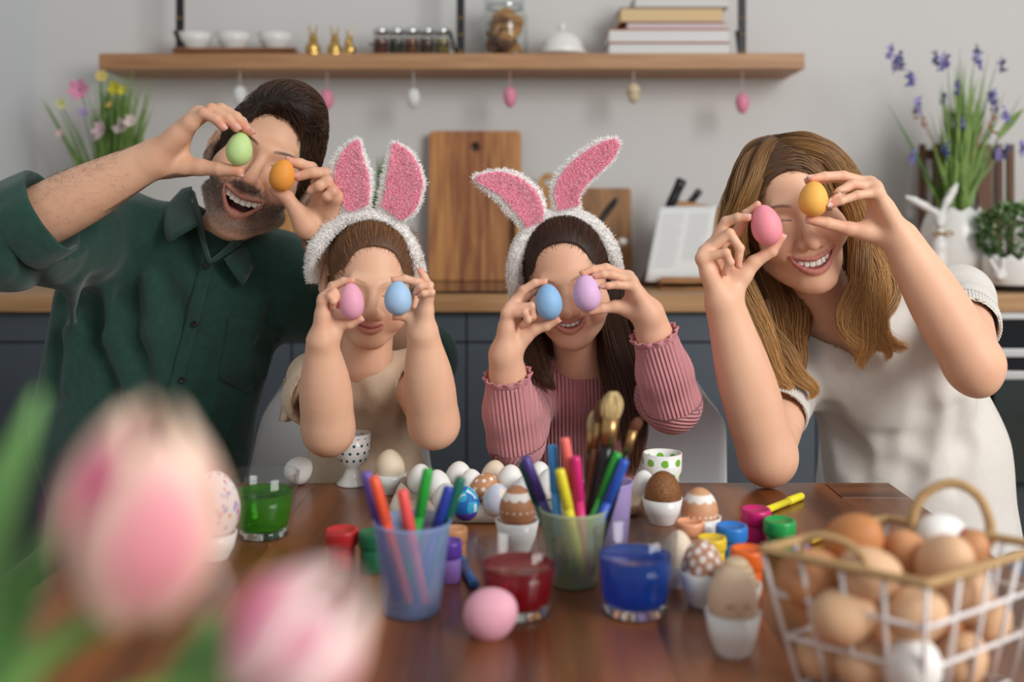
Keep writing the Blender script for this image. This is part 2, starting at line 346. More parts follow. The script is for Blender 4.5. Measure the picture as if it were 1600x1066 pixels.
# ------------------------------------------------------------------ people: heads
def ss(x, a, b): t = np.clip((x-a)/(b-a), 0, 1); return t*t*(3-2*t)
def surf_y(sd, x, z, y0=-.2):
    x = np.asarray(x, float); z = np.broadcast_to(np.asarray(z, float), x.shape); y = np.full(x.shape, y0)
    for _ in range(60): y = y+.8*sd.ev(np.stack([x, y, z], 1))
    return y
def build_head(p):
    """Local frame: x to the person's left, -y to the front, eyes at z=0, about .236 m from chin to crown. Returns sdf, paint list, teeth mesh data."""
    kid = p.get('kid', 0); fz = p.get('fz', 0); h = SDF()
    h.ell((0, .018, .032-.002*kid), (.0735+.001*kid, .096, .088-.004*kid), k=0)
    h.ell((0, -.030, -.026), (.058+.004*kid, .060, .082-.008*kid), k=.02)
    cz = -.100+.010*kid-p.get('drop', 0)
    for s in (-1, 1):
        h.rc((s*p.get('jaw', .050), -.002, -.066+.008*kid-p.get('drop', 0)*.5), .016, (s*.016, -.066, cz+.002), .0155, k=.022)
        h.sph((s*.038, -.058, -.030+fz), .027+.002*kid, k=.022)
        ap = p.get('apple', 1.0)
        h.sph((s*.036, -.071, -.036+fz), .0165*ap+.002*kid, k=.016)
    h.sph((0, -.071+.003*kid, cz), .0165, k=.018)
    h.ell((0, -.074, -.064+.006*kid), (.028, .020, .024), k=.018)
    br = .011-.003*kid-p.get('fem', 0)*.0015
    h.rc((-.034, -.0755, .019+fz), br, (-.008, -.083, .016+fz), br, k=.014); h.rc((.034, -.0755, .019+fz), br, (.008, -.083, .016+fz), br, k=.014)
    nl = p.get('nose', 1.0); nz = -.034*nl+fz
    h.rc((0, -.085, .008+fz), .0072, (0, -.100-.006*nl, nz+.004), .0098*(.9+.1*nl), k=.009)
    h.sph((0, -.1035-.005*nl, nz), .0105*(.85+.15*nl), k=.006)
    for s in (-1, 1): h.ell((s*.0115*(.8+.2*nl), -.097, nz-.003), (.0085, .0105, .0075), k=.005)
    for s in (-1, 1): h.sph((s*.032, -.104, .001+fz), .0165, k=.014, op='s')
    for s in (-1, 1): h.ell((s*.031, -.0735, -.001+fz), (.0155, .0125, .0115), k=.004)
    for s in (-1, 1): h.ell((s*.0058, -.105, nz-.0095), (.0032, .005, .0035), k=.002, op='s')
    # ears
    for s in (-1, 1):
        e = np.array([s*.077, .006, -.012]); ax = np.array([s*.55, .83, 0]); zz = np.array([0, .12, .99])
        rim = [e+ax*.002+zz*-.028, e+ax*.018+zz*-.012, e+ax*.026+zz*.010, e+ax*.020+zz*.027, e+ax*.006+zz*.030, e+ax*-.003+zz*.018]
        h.chain([e+ax*.004+zz*-.02, e+ax*.012+zz*.005, e+ax*.008+zz*.02], [.006, .0075, .006], k=.006)
        h.chain(rim, [.0055, .0042, .0038, .0038, .0038, .0036], k=.004)
        h.ell(e+ax*.011+zz*.006+np.array([s*.008, -.004, 0]), (.006, .008, .012), k=.004, op='s')
    # mouth
    w_ = p['mw']; zm = p.get('mz', -.068); lift = p.get('lift', .008); up = p.get('up', .003); dn = p.get('dn', .014); lr = p.get('lip', 1.0)
    xs = np.linspace(-1, 1, 11); e1 = 1-xs**2
    zU = zm+up*e1+lift*xs**2-.0012*np.exp(-(xs/.12)**2); zL = zm-dn*e1+lift*xs**2
    yU = surf_y(h, xs*w_, zU)+.0012; yL = surf_y(h, xs*w_, zL)+.0012; yM = surf_y(h, xs*w_, zm+lift*xs**2)
    rU = lr*(.0018+.0030*np.sqrt(e1)); rL = lr*(.0018+.0040*np.sqrt(e1))
    U = np.stack([xs*w_, yU, zU+rU*.5], 1); L_ = np.stack([xs*w_, yL, zL-rL*.5], 1)
    # nasolabial folds and cheek creases
    if p.get('fold', 1):
        for s in (-1, 1):
            fx = np.array([.019, .029, .034, .033])*s; gz = np.array([nz+.004, nz-.010, zm+.010, zm-.006]); fy = surf_y(h, fx, gz)-.0006
            h.chain(np.stack([fx, fy, gz], 1), [.0008, .0016, .0016, .0008], k=.007, op='s')
    lips = SDF(); lips.chain(U, rU, k=.002); lips.chain(L_, rL, k=.002)
    h.chain(U, rU, k=.004); h.chain(L_, rL, k=.004)
    X = xs*w_
    if dn+up > .006:
        def hole(q):
            zu = np.interp(q[:, 0], X, zU-rU*.35); zl = np.interp(q[:, 0], X, zL+rL*.35); ym = np.interp(q[:, 0], X, yM)
            d = np.maximum(zl-q[:, 2], q[:, 2]-zu); d = np.maximum(d, np.abs(q[:, 0])-w_*.97); return np.maximum(d, np.maximum(ym-.02-q[:, 1], q[:, 1]-ym-.024))*.8
        h.add(hole, op='s', k=.002)
        h.ell((0, np.min(yM)+.017, zm-dn*.95), (w_*.62, .012, .006), k=.002)
    else:
        ml = np.stack([X, (yU+yL)/2-.003, (zU+zL)/2], 1); h.chain(ml, [.0009]*11, k=.0025, op='s')
    teeth = None
    if dn+up > .006:
        bm = bmesh.new(); xt = []
        tw = p.get('tw', .0078); x = tw*.5; ws = [1.06, .92, .95, .86, .86, .8]
        xx = 0; pos = []
        for i, f in enumerate(ws):
            pos.append((xx+tw*f/2, tw*f)); xx += tw*f*.97
        for s in (-1, 1):
            for i, (x, t_) in enumerate(pos):
                if x > w_*.92: continue
                c = 1-(x/w_)**2; zt = np.interp(x, X, zU-rU*.2); yy = np.interp(x, X, yM)+.0065; hh = p.get('th', .0095)*(1-.10*(i > 1))
                sl = (np.interp(x+.002, X, yM)-np.interp(x-.002, X, yM))/.004
                box_bm(bm, (s*x, yy, zt-hh*.36), (t_*.985, .005, hh), .0016, (0, 0, s*math.atan(sl)))
                if p.get('lower', 0):
                    zb = np.interp(x, X, zL+rL*.4); box_bm(bm, (s*x*.93, yy+.0035, zb-.0005), (t_*.88, .005, .007), .0014, (0, 0, s*math.atan(sl)))
        teeth = bmfin(bm)
    lipcol = lin(p.get('lipcol', '#b5615c'))
    def paint(q, col):
        d = lips.ev(q); wl = 1-ss(d, -.0005, .0022); col = col*(1-wl[:, None])+np.array(lipcol)*wl[:, None]
        ym = np.interp(q[:, 0], X, yM); zu = np.interp(q[:, 0], X, zU); zl = np.interp(q[:, 0], X, zL)
        ins = (np.abs(q[:, 0]) < w_*.985)*ss(q[:, 1]-ym, .003, .009)*(q[:, 2] < zu+.006*(1-(q[:, 0]/w_)**2).clip(0)+.0005)*(q[:, 2] > zl-.010*(1-(q[:, 0]/w_)**2).clip(0)-.0005)*(q[:, 1] < ym+.035)*(dn+up > .006)
        tong = (q[:, 2] < zm-dn*.45)[:, None]
        col = col*(1-ins[:, None])+np.where(tong, np.array(lin('#9c4a4a')), np.array(lin('#451a1c')))*ins[:, None]
        # eyelid line, cheeks and nose a little redder
        for s in (-1, 1):
            t_ = (q[:, 0]-s*.031)/.0145; zz = fz-.0035+.0035*(1-t_**2)*p.get('eyeup', 1); wl = (np.abs(t_) < 1)*(1-ss(np.abs(q[:, 2]-zz), .0005, .0016))*(q[:, 1] < -.07)
            col = col*(1-wl[:, None]*.85)+np.array(lin('#2a1712'))*wl[:, None]*.85
            dd = np.sqrt((q[:, 0]-s*.038)**2+(q[:, 2]+.033-fz)**2); wc = (1-ss(dd, .006, .03))*(q[:, 1] < -.03)*p.get('blush', .35)
            col = col*(1-wc[:, None]*np.array([.04, .22, .22]))
            t_ = (q[:, 0]-s*.033)/.021; bz = fz+.0185+.004*(1-(t_+s*-.25)**2); wb = (np.abs(t_) < 1)*(1-ss(np.abs(q[:, 2]-bz), .001, .0035))*(q[:, 1] < -.055)*p.get('brow', .8)*(1-np.abs(t_)**3*.6)
            col = col*(1-wb[:, None])+np.array(lin(p.get('browcol', '#4a3224')))*wb[:, None]
        dn_ = np.sqrt(q[:, 0]**2+(q[:, 1]+.11)**2+(q[:, 2]-nz)**2); wn = 1-ss(dn_, .006, .02); col = col*(1-wn[:, None]*np.array([.02, .13, .13]))
        if p.get('beard'):
            r = np.abs(q[:, 0]); jl = .004-.045*ss(-q[:, 1], .02, .06)-.006*ss(-q[:, 1], .06, .09)
            wb = ss(jl-q[:, 2], 0, .014)*(1-ss(-q[:, 2]+.55*q[:, 1], .062, .080))*(q[:, 1] < .02)
            mo = (1-ss(np.abs(q[:, 2]+.050-.35*(r/.03)**2*-.03), .006, .011))*(r < .034)*(q[:, 1] < -.06); wb = np.maximum(wb, mo)
            wb = wb*(1-ss(-d, -.004, -.001))*.62
            g = .5+.5*vnoise(q, 900, 3); bc = np.array(lin('#40352f'))*(.7+.9*g[:, None]*ss(-q[:, 2], .07, .11)[:, None]+.3*g[:, None])
            col = col*(1-wb[:, None])+bc*wb[:, None]
        return col
    return h, paint, teeth, dict(X=X, zU=zU, zL=zL, lips=lips, nz=nz)

# ------------------------------------------------------------------ people: hands from joint positions
def hand(sd, kp, Y0, s=1.0, egg=None, paint=None, touch=(), fat=1.0):
    """kp: wrist, t(4), i(4), m(4), r(4), p(4), each joint as (px, py, dy in cm from Y0)."""
    J = {k: [P(a, b, Y0+c*.01) for a, b, c in v] for k, v in kp.items() if k != 'w'}
    wr = P(kp['w'][0], kp['w'][1], Y0+kp['w'][2]*.01)
    if egg is not None:
        ec, er, ax = egg
        def esd(q):
            x = q-ec; h = x@ax; r = np.sqrt(max(x@x-h*h, 1e-12)); k0 = math.hypot(h/er[1], r/er[0]); k1 = math.hypot(h/er[1]**2, r/er[0]**2); return k0*(k0-1)/(k1+1e-9)
    RAD = dict(i=(.0100, .0090, .0081, .0069), m=(.0102, .0092, .0083, .0071), r=(.0098, .0088, .0079, .0068), p=(.0090, .0078, .0070, .0061), t=(.0150, .0115, .0105, .0082))
    for k in touch:
        tip = J[k][3]; r = RAD[k][3]*s*fat
        for _ in range(6):
            d = esd(tip)
            g = np.array([esd(tip+np.eye(3)[i]*1e-4)-esd(tip-np.eye(3)[i]*1e-4) for i in range(3)]); g /= np.linalg.norm(g)+1e-12
            tip = tip-g*(d-r*.92)
        sh = tip-J[k][3]; J[k][3] = tip; J[k][2] = J[k][2]+sh*.6; J[k][1] = J[k][1]+sh*.2
    mi, mp_ = J['i'][0], J['p'][0]; ac = mp_-mi; ac /= np.linalg.norm(ac)
    # metacarpals
    for k, o in (('i', -1), ('m', -.35), ('r', .3), ('p', .95)):
        b = wr+ac*o*.0135*s; sd.rc(b, .0155*s*fat, J[k][0], .0108*s*fat, k=.012*s)
    for a, b in (('i', 'm'), ('m', 'r'), ('r', 'p')): sd.rc(J[a][0], .0085*s, J[b][0], .0085*s, k=.010*s)
    tm = J['t']
    sd.rc(wr*.75+tm[0]*.25, .0145*s, tm[0], .0165*s*fat, k=.014*s); sd.rc(tm[0], .0165*s*fat, tm[1], .0125*s*fat, k=.012*s)
    wb = tm[1]*.45+tm[0]*.55; im = J['i'][0]*.7+wr*.3; sd.rc(wb, .0095*s, im, .0085*s, k=.016*s)                     # web of the thumb
    sd.rc(wr*.7+J['p'][0]*.3, .0140*s*fat, wr*.35+J['p'][0]*.65, .0125*s*fat, k=.014*s)                              # heel of the hand
    nails = []
    for k in 'imrpt':
        R = [x*s*fat for x in RAD[k]]; j = J[k]
        if k != 't': sd.rc(j[0], R[0], j[1], R[1], k=.006*s)
        else: sd.rc(j[1], R[1], j[2], R[2], k=.006*s)
        if k != 't':
            sd.rc(j[1], R[1], j[2], R[2], k=.0022*s); sd.sph(j[1], R[1]*1.05, k=.002*s)
        sd.rc(j[2], R[2], j[3], R[3], k=.0022*s); sd.sph(j[2], R[2]*1.03, k=.002*s)
        # nail on the outer side of the last joint
        ax_ = j[3]-j[2]; ax_ /= np.linalg.norm(ax_); bend = j[2]-(j[1]+j[3])/2; bend = bend-ax_*(bend@ax_)
        if np.linalg.norm(bend) < .0016 and egg is not None: bend = j[3]-ec; bend = bend-ax_*(bend@ax_)
        if np.linalg.norm(bend) < 1e-5: continue
        nrm = bend/np.linalg.norm(bend); sid = np.cross(ax_, nrm)
        c = j[3]+ax_*R[3]*.25+nrm*R[3]*.78; Rm = np.stack([sid, ax_, nrm], 1)
        sd.ell(c, (R[3]*.66, R[3]*.95, R[3]*.26), k=.0008, R=Rm); nails.append((c, Rm, R[3]))
    tips = [J[k][3] for k in 'imrpt']; kn = [J[k][1] for k in 'imrp']
    def pf(q, col):
        for t_ in tips:
            d = np.sqrt(((q-t_)**2).sum(1)); w_ = 1-ss(d, .006*s, .020*s); col = col*(1-w_[:, None]*np.array([.02, .20, .20]))
        for t_ in kn:
            d = np.sqrt(((q-t_)**2).sum(1)); w_ = 1-ss(d, .005*s, .014*s); col = col*(1-w_[:, None]*np.array([.01, .10, .10]))
        for c, Rm, r in nails:
            x = (q-c)@Rm; d = np.sqrt((x[:, 0]/(r*.72))**2+(x[:, 1]/(r*1.0))**2); w_ = (1-ss(d, .85, 1.02))*(np.abs(x[:, 2]) < r*.6); nc = np.array(paint if paint is not None else lin('#dba99a'))
            col = col*(1-w_[:, None])+nc*w_[:, None]
        return col
    return J, wr, pf
def forearm(sd, el, wr, re, rw, ac=None, k=.012):
    el = np.asarray(el); wr = np.asarray(wr); d = wr-el
    if ac is None: ac = np.array([0, 1, 0.])
    ac = ac-d*(ac@d)/(d@d); ac /= np.linalg.norm(ac)
    ln = math.sqrt(d@d); u = d/ln; ts = np.linspace(0, 1, 9); rs = np.array([.93, .97, .985, .95, .84, .66, .40, .14, 0])*(re-rw)+rw*np.array([1, 1, 1, 1, 1, 1, 1, 1, .97])
    fl = np.linspace(1.0, 1.12, 9)
    def f(q):
        x = q-el; h = x@u; t = np.clip(h/ln, 0, 1); r = np.interp(h/ln, ts, rs); a = x@ac; p = x-np.outer(np.clip(h, 0, ln), u)-np.outer(a, ac); k_ = np.interp(t, ts, fl)
        return (np.sqrt((p**2).sum(1)+(a/k_)**2)-r)*.9
    R = re*1.2; sd.add(f, np.minimum(el, wr)-R, np.maximum(el, wr)+R, 'u', k)
def finish_body(name, sd, vx, base, paints, m, parent, smooth=1):
    V, Q = sd.mesh(vx); me = npmesh(V, Q, name, smooth)
    V2 = np.empty(len(V)*3, np.float32); me.vertices.foreach_get('co', V2); V2 = V2.reshape(-1, 3).astype(float)
    col = np.tile(np.array(base), (len(V), 1)); n = vnoise(V2, 60, 5); n2 = vnoise(V2, 250, 9)
    col = col*(1+np.stack([.02*n+.01*n2, .05*n+.03*n2, .05*n+.03*n2], 1))
    for f in paints: col = f(V2, col)
    setcol(me, np.clip(col, 0, 1)); return link(name, me, m, parent), V2, Q
def local_paint(f, M, s):
    R = np.array(M.to_3x3()); t = np.array(M.translation); lo = .17*s
    def g(q, col):
        x = ((q-t)@R)/s; m = (np.abs(x) < .17).all(1)
        if m.any(): col = col.copy(); col[m] = f(x[m], col[m])
        return col
    return g
def head_matrix(chin_px, chin_Y, roll, yaw, pitch, s, kid=0, drop=0):
    """Place the head so that the chin lands on the given point. roll>0 leans to image right, yaw>0 turns to image right, pitch>0 looks down."""
    R = Euler((0, math.radians(roll), 0)).to_matrix() @ Euler((0, 0, math.radians(yaw))).to_matrix() @ Euler((math.radians(pitch), 0, 0)).to_matrix()
    ch = R @ Vector((0, -.075, -.116+.010*kid-drop))*s
    return Matrix.Translation(Vector(P(*chin_px, chin_Y))-ch) @ R.to_4x4()
def xf(M, q, s=1.0): return np.asarray(q)*s@np.array(M.to_3x3()).T+np.array(M.translation)
def hair_cap(h_in, face_c, face_r, grow=.007, extra=None, low=-.07, kid=0):
    """scalp volume: the skull grown a little with the face cut away (local frame)"""
    c = SDF(); c.ell((0, .018, .032), (.0735+grow, .096+grow, .088+grow-.005*kid), k=0); c.ell((0, .04, -.02), (.066+grow, .060+grow, .07+grow), k=.03)
    if extra: extra(c)
    fc, fr = np.array(face_c), np.array(face_r)
    def cut(q):
        x = np.abs((q-fc)/fr); k0 = (x[:, 0]**3.2+x[:, 1]**2.2+x[:, 2]**2.6)**(1/2.5); return (k0-1)*.055
    c.add(cut, op='s', k=.002)
    c.add(lambda q: (low-q[:, 2]), op='i', k=0); return c
def comb(cap, n, flow, k, step, lift=(.000, .004), root=None, jit=.15, keep=None):
    """strands that follow the flow field over the surface of a volume"""
    V, Q = cap.mesh(.005); p, nr = sample_mesh(V, Q, n*2 if keep else n)
    if keep is not None: m = keep(p); p = p[m][:n]; 
    n = len(p); out = np.empty((n, k, 3)); L_ = rng.uniform(*lift, n); J = rng.normal(0, jit, (n, 3)); st = step*rng.uniform(.6, 1.2, n)
    for i in range(k):
        out[:, i] = p; g = cap.grad(p); f = flow(p)+J; f = f-g*(f*g).sum(1)[:, None]; f /= np.linalg.norm(f, axis=1)[:, None]+1e-9
        p = p+f*st[:, None]; d = cap.ev(p); g = cap.grad(p); p = p-g*(d-L_*min(1, (i+1)/3))[:, None]
    return out
def fringe(head, cap, n, flow, k=5, step=.0045, jit=.2, reach=.007):
    """short fine hairs that soften the hairline: rooted on the skin just in front of the scalp hair and combed back over it"""
    V, Q = head.mesh(.005); p, _ = sample_mesh(V, Q, n*14); d = cap.ev(p); m = (d > .0003) & (d < reach) & (p[:, 2] > -.012) & (p[:, 1] < .03) & (rng.random(len(p)) < 1-d/reach); p = p[m][:n]
    ev = lambda q: np.minimum(head.ev(q), cap.ev(q)); e = .0008; gr = lambda q: (lambda g: g/(np.linalg.norm(g, axis=1)[:, None]+1e-9))(np.stack([ev(q+np.eye(3)[i]*e)-ev(q-np.eye(3)[i]*e) for i in range(3)], 1))
    out = np.empty((len(p), k, 3)); J = rng.normal(0, jit, p.shape); L_ = rng.uniform(.0003, .0022, len(p))
    for i in range(k):
        out[:, i] = p; g = gr(p); f = flow(p)+J; f = f-g*(f*g).sum(1)[:, None]; f /= np.linalg.norm(f, axis=1)[:, None]+1e-9; p = p+f*step; p = p-gr(p)*(ev(p)-L_*(i+1)/k)[:, None]
    return out
def lock(ctrl, rads, n, k=22, twist=1.2, wave=0, freq=3, flat=.6, fray=.15):
    """strands following one lock: ctrl in world space, elliptical section, a little twist and wave"""
    path = spline(ctrl, k); R = np.interp(np.linspace(0, 1, k), np.linspace(0, 1, len(rads)), rads); t, u, v = frames(path)
    a = rng.uniform(0, 2*math.pi, n); r = np.sqrt(rng.random(n)); tt = np.linspace(0, 1, k); ph = rng.normal(0, .35, n)
    ang = a[:, None]+twist*tt[None]; ends = 1+fray*rng.normal(0, 1, n)[:, None]*tt[None]**2
    off = (np.cos(ang)*r[:, None]*ends*R)[..., None]*u[None]+(np.sin(ang)*r[:, None]*ends*flat*R)[..., None]*v[None]
    wv = wave*np.sin(2*math.pi*freq*tt[None]+ph[:, None])*tt[None]**.7
    s = path[None]+off+wv[..., None]*u[None]
    cut = rng.uniform(.82, 1.0, n)          # strands end at slightly different lengths
    idx = np.linspace(0, 1, k)[None]*cut[:, None]*(k-1); i0 = np.clip(idx.astype(int), 0, k-2); f = (idx-i0)[..., None]; ar = np.arange(n)[:, None]
    return s[ar, i0]*(1-f)+s[ar, i0+1]*f
def fabric(name, col, **k):
    d = dict(rough=.85, var=.10, scale=90, bump=.25, bscale=900, spec=.2, sheen=.25); d.update(k); return mat(name, col, **d)
# ------------------------------------------------------------------ eggs
def egg_me(r, hl, seg=28, n=18, sh=.13):
    return lathe([(0 if i in (0, n) else r*math.sin(math.pi*i/n)*(1+sh*math.cos(math.pi*i/n))*(1-.02), -hl*math.cos(math.pi*i/n)) for i in range(n+1)], seg)
def egg_at(px, py, Y, wpx, hpx, tilt, m, label, group=None, tow=0, name='painted_egg', paint=None, cat='egg'):
    """egg whose outline in the picture plane is wpx by hpx, leaning tilt degrees to image right, tow degrees towards the viewer"""
    c = P(px, py, Y); r = wpx/2*Y/F; hl = hpx/2*Y/F
    R = Euler((0, math.radians(tilt), 0)).to_matrix() @ Euler((math.radians(tow), 0, 0)).to_matrix()
    me = egg_me(r, hl)
    if paint is not None:
        q = np.array([v.co for v in me.vertices]); setcol(me, paint(q/np.array([r, r, hl])))
    o = link(name, me, m, None, tuple(c), R.to_euler()); tag(o, label, cat, group)
    return (c, (r, hl), np.array(R @ Vector((0, 0, 1)))), o
def eggmat(name, col, **k):
    d = dict(rough=.55, var=.06, scale=120, bump=.08, bscale=700, sss=.08, spec=.4); d.update(k); return mat(name, col, **d)

SKIN = vcol('skin', rough=.48, sss=.16, var=.03, scale=300, bump=.10, bscale=900, spec=.38)
TEETH = mat('teeth', '#f3ece0', rough=.25, var=.02)
def ray(sd, px, py, y0=1.3, y1=2.3):
    d = P(px, py, 1.0)-np.array([0, 0, H]); d0 = d.copy(); t = y0
    for _ in range(200):
        q = np.array([0, 0, H])+d0*t; e = sd.ev(q[None])[0]
        if e < .0004: break
        t += max(e*.7, .0003)
        if t > y1: return np.full(3, np.nan)
    return np.array([0, 0, H])+d0*t
def rayp(sd, pts, off=0, **k):
    q = np.array([ray(sd, *p, **k) for p in pts]); return q+sd.grad(q)*off if off else q
def ribbon(sd, pts, hw, off=.0018, n=24):
    """flat strip lying on a surface along picture points"""
    c = spline([(a, b, 0) for a, b in pts], n)[:, :2]; t = np.gradient(c, axis=0); t /= np.linalg.norm(t, axis=1)[:, None]; nn = np.stack([-t[:, 1], t[:, 0]], 1)
    return np.stack([rayp(sd, c+nn*hw*s, off) for s in (-1, -.4, .4, 1)], 1)
def crease(sd, base, pts, r, k=.02, op='s', sink=0):
    q = rayp(base, pts, -sink if op == 'u' else r*.62); q = q[~np.isnan(q[:, 0])]; n = len(q); rr = [r*(.35+.65*math.sin(math.pi*(i+.5)/n)) for i in range(n)]
    if n > 1: sd.chain(q, rr, k=k, op=op)
def person(label, px, py, Y): 
    p = P(px, py, Y); return thing('person', label, 'person', (p[0], p[1], 0.0))
def trousers(root, m, hipc, w_, knees, feet):
    s = SDF(); 
    for sg, kn, ft in zip((-1, 1), knees, feet):
        hp = np.array(hipc)+[sg*w_, 0, 0]; s.rc(hp, w_*1.05, kn, w_*.72, k=.02); s.rc(kn, w_*.72, ft, w_*.5, k=.01)
    s.rc(np.array(hipc)+[-w_*.4, 0, .04], w_*1.3, np.array(hipc)+[w_*.4, 0, .04], w_*1.3, k=.03)
    V, Q = s.mesh(.012); return link('trousers', npmesh(V, Q, 'trousers'), m, root)

# ------------------------------------------------------------------ the man
def man():
    global DK; DK = 1.035
    root = person('man in dark green shirt with rolled sleeves holding a green and an orange egg', 290, 760, 1.82)
    eg1, _ = egg_at(374, 233, 1.545, 43, 55, 6, eggmat('egg_green_dye', '#bfdc92'), 'pale green dyed egg held over the man in green\'s eye')
    eg2, _ = egg_at(441, 274, 1.555, 42, 53, 14, eggmat('egg_orange_dye', '#e8983f'), 'orange dyed egg held between the man in green\'s fingertips', tow=15)
    hs = 1.06*1.03; M = head_matrix((350, 368), 1.655, 26, 9, -6, hs, 0, .010)
    head, hp, teeth, info = build_head(dict(mw=.0315, mz=-.065, up=.000, dn=.024, lift=.008, drop=.010, jaw=.052, beard=1, browcol='#2e2019', lip=.8, lipcol='#a8625a', th=.0105, tw=.0085, brow=.95, blush=.3, nose=1.12, apple=1.0))
    b = SDF(); b.sub(head, M, hs)
    nb = P(338, 400, 1.81); b.rc(xf(M, (0, .036, -.05), hs), .048, nb, .055, k=.016); b.rc(xf(M, (0, .022, -.085), hs), .036, nb+[0, -.012, 0], .046, k=.012)
    shR, shL = P(180, 355, 1.80), P(440, 428, 1.83); elR, elL = P(0, 372, 1.54), P(655, 560, 1.93)
    b.rc(nb+[0, 0, -.03], .06, shR+[.05, 0, -.03], .05, k=.04); b.rc(nb+[0, 0, -.03], .06, shL+[-.05, 0, -.03], .05, k=.04)
    b.ell(P(324, 430, 1.80), (.085, .078, .08), k=.03)
    K1 = dict(w=(240, 248, .3), t=[(262, 259, 1.8), (312, 260.5, 1.2), (343, 262.5, .6), (373, 264, .2)],
              i=[(310, 178, 2.0), (356, 176, 2.2), (378, 190, 1.6), (391, 204, .8)], m=[(306, 184, .6), (345, 172, .6), (368, 186, .3), (382, 205, 0)],
              r=[(302, 188, -.8), (331, 171, -1.2), (356, 186, -1.4), (369, 200, -1.2)], p=[(297, 193, -2.2), (318, 177, -2.8), (338, 187, -2.8), (348, 199, -2.4)])
    J, w1, f1 = hand(b, K1, 1.545, 1.0, eg1, touch='tim', fat=1.04)
    forearm(b, elR, w1, .047, .029, np.array([0, .6, .8]))
    b.rc(elR, .038, shR, .050, k=.012)
    K2 = dict(w=(499, 380, 5.5), t=[(479, 354, .4), (464, 333, 0), (446, 312, -.3), (425, 302, -.2)],
              i=[(503, 286, 2.6), (487, 262, 1.8), (470, 254, .6), (454, 249, -.6)], m=[(511, 289, 1.2), (508, 271, -.4), (488, 269.5, -1.4), (466, 276, -1.7)],
              r=[(517, 297, 0), (511, 283, -1.6), (499, 291, -2.2), (487, 296, -1.8)], p=[(524, 308, -1.2), (520, 299, -2.4), (511, 307, -2.6), (506, 313, -1.6)])
    J, w2, f2 = hand(b, K2, 1.58, 1.0, eg2, touch='ti', fat=1.04)
    forearm(b, elL, w2, .042, .028); b.rc(elL, .044, shL, .055, k=.02)
    base = lin('#dcab8c')
    body, V2, Q = finish_body('body', b, .0021, base, [local_paint(hp, M, hs), f1, f2], SKIN, root)
    link('teeth', teeth, TEETH, root).matrix_basis = M @ Matrix.Scale(hs, 4)
    # shirt
    s = SDF()
    s.rc(P(308, 455, 1.825), .165, P(232, 690, 1.84), .172, k=.03, flat=1.45); s.rc(P(235, 690, 1.84), .17, P(222, 880, 1.86), .165, k=.03, flat=1.3)
    s.rc(P(172, 480, 1.83), .095, P(158, 660, 1.84), .115, k=.05, flat=1.3)
    s.rc(nb+[0, .01, -.045], .085, shR+[.03, 0, -.035], .076, k=.05); s.rc(nb+[0, .01, -.045], .085, shL+[-.02, 0, -.03], .076, k=.05)
    s.rc(shR+[0, 0, -.025], .088, elR+[.02, 0.02, .0], .074, k=.04); s.rc(shL+[.0, 0, -.01], .088, elL, .066, k=.035)
    cu0 = elR; cd = (w1-elR)/np.linalg.norm(w1-elR)
    s.rc(elR-cd*.01, .072, elR+cd*.072, .064, k=.03); s.rc(elR+cd*.040, .067, elR+cd*.075, .066, k=.004)
    ringp = []
    uu = np.cross(cd, [0, 1, .1]); uu /= np.linalg.norm(uu); vv = np.cross(cd, uu)
    for t_, rr in ((.030, .0690), (.036, .0725), (.060, .0720), (.084, .0700), (.089, .067), (.085, .0635), (.050, .062)): ringp.append([elR+cd*t_+(uu*math.cos(a)+vv*math.sin(a))*(rr+.0012*math.sin(a*5+1)+.0008*math.sin(a*11)) for a in np.linspace(0, 2*math.pi, 72, endpoint=False)])
    cl = (w2-elL)/np.linalg.norm(w2-elL); s.rc(elL, .064, elL+cl*.05, .056, k=.02); s.rc(elL+cl*.03, .06, elL+cl*.055, .059, k=.004)
    b0 = SDF(); b0.p = list(s.p); b0.lo, b0.hi = s.lo, s.hi
    for pts, r in (([(140, 440), (150, 520), (178, 600), (195, 690)], .020), ([(100, 470), (90, 540), (82, 620)], .016), ([(250, 420), (270, 470), (292, 520)], .012),
                   ([(420, 470), (395, 540), (368, 600), (345, 660)], .013), ([(380, 450), (410, 440), (440, 455)], .010), ([(20, 400), (50, 420), (70, 450)], .008), ([(30, 330), (50, 350), (60, 390)], .008),
                   ([(215, 400), (205, 470), (222, 560), (240, 650)], .013), ([(330, 560), (315, 620), (300, 690)], .010)):
        crease(s, b0, pts, r, k=.028)
    for pts, r in (([(165, 450), (172, 530), (200, 620)], .008), ([(115, 440), (112, 520), (104, 600)], .008), ([(232, 440), (240, 520), (262, 620)], .007), ([(405, 480), (385, 560)], .006)):
        crease(s, b0, pts, r, k=.03, op='u', sink=.002)
    s.add(lambda q: .0035*vnoise(q*[1, 1, .55], 16, 2)+.0016*vnoise(q, 42, 4), op='d')
    s.rc(elR+cd*.142, .10, elR+cd*.26, .10, k=.003, op='s'); s.rc(elR+cd*.045, .054, elR+cd*.16, .058, k=.004, op='s'); s.rc(elL+cl*.03, .05, elL+cl*.12, .05, k=.004, op='s')
    s.rc(nb+[0, .01, -.015], .060, nb+[.03, 0, .12], .085, k=.012, op='s')
    s.rc(P(322, 360, 1.68), .035, P(324, 404, 1.675), .004, k=.004, op='s')
    V, Q = s.mesh(.004); me = npmesh(V, Q, 'shirt'); FM = fabric('green_linen', '#213f37', var=.16, col2='#294a40', bump=.35, bscale=1100)
    sh = link('shirt', me, FM, root); link('rolled_cuff', grid_me(np.array(ringp), True), FM, sh)
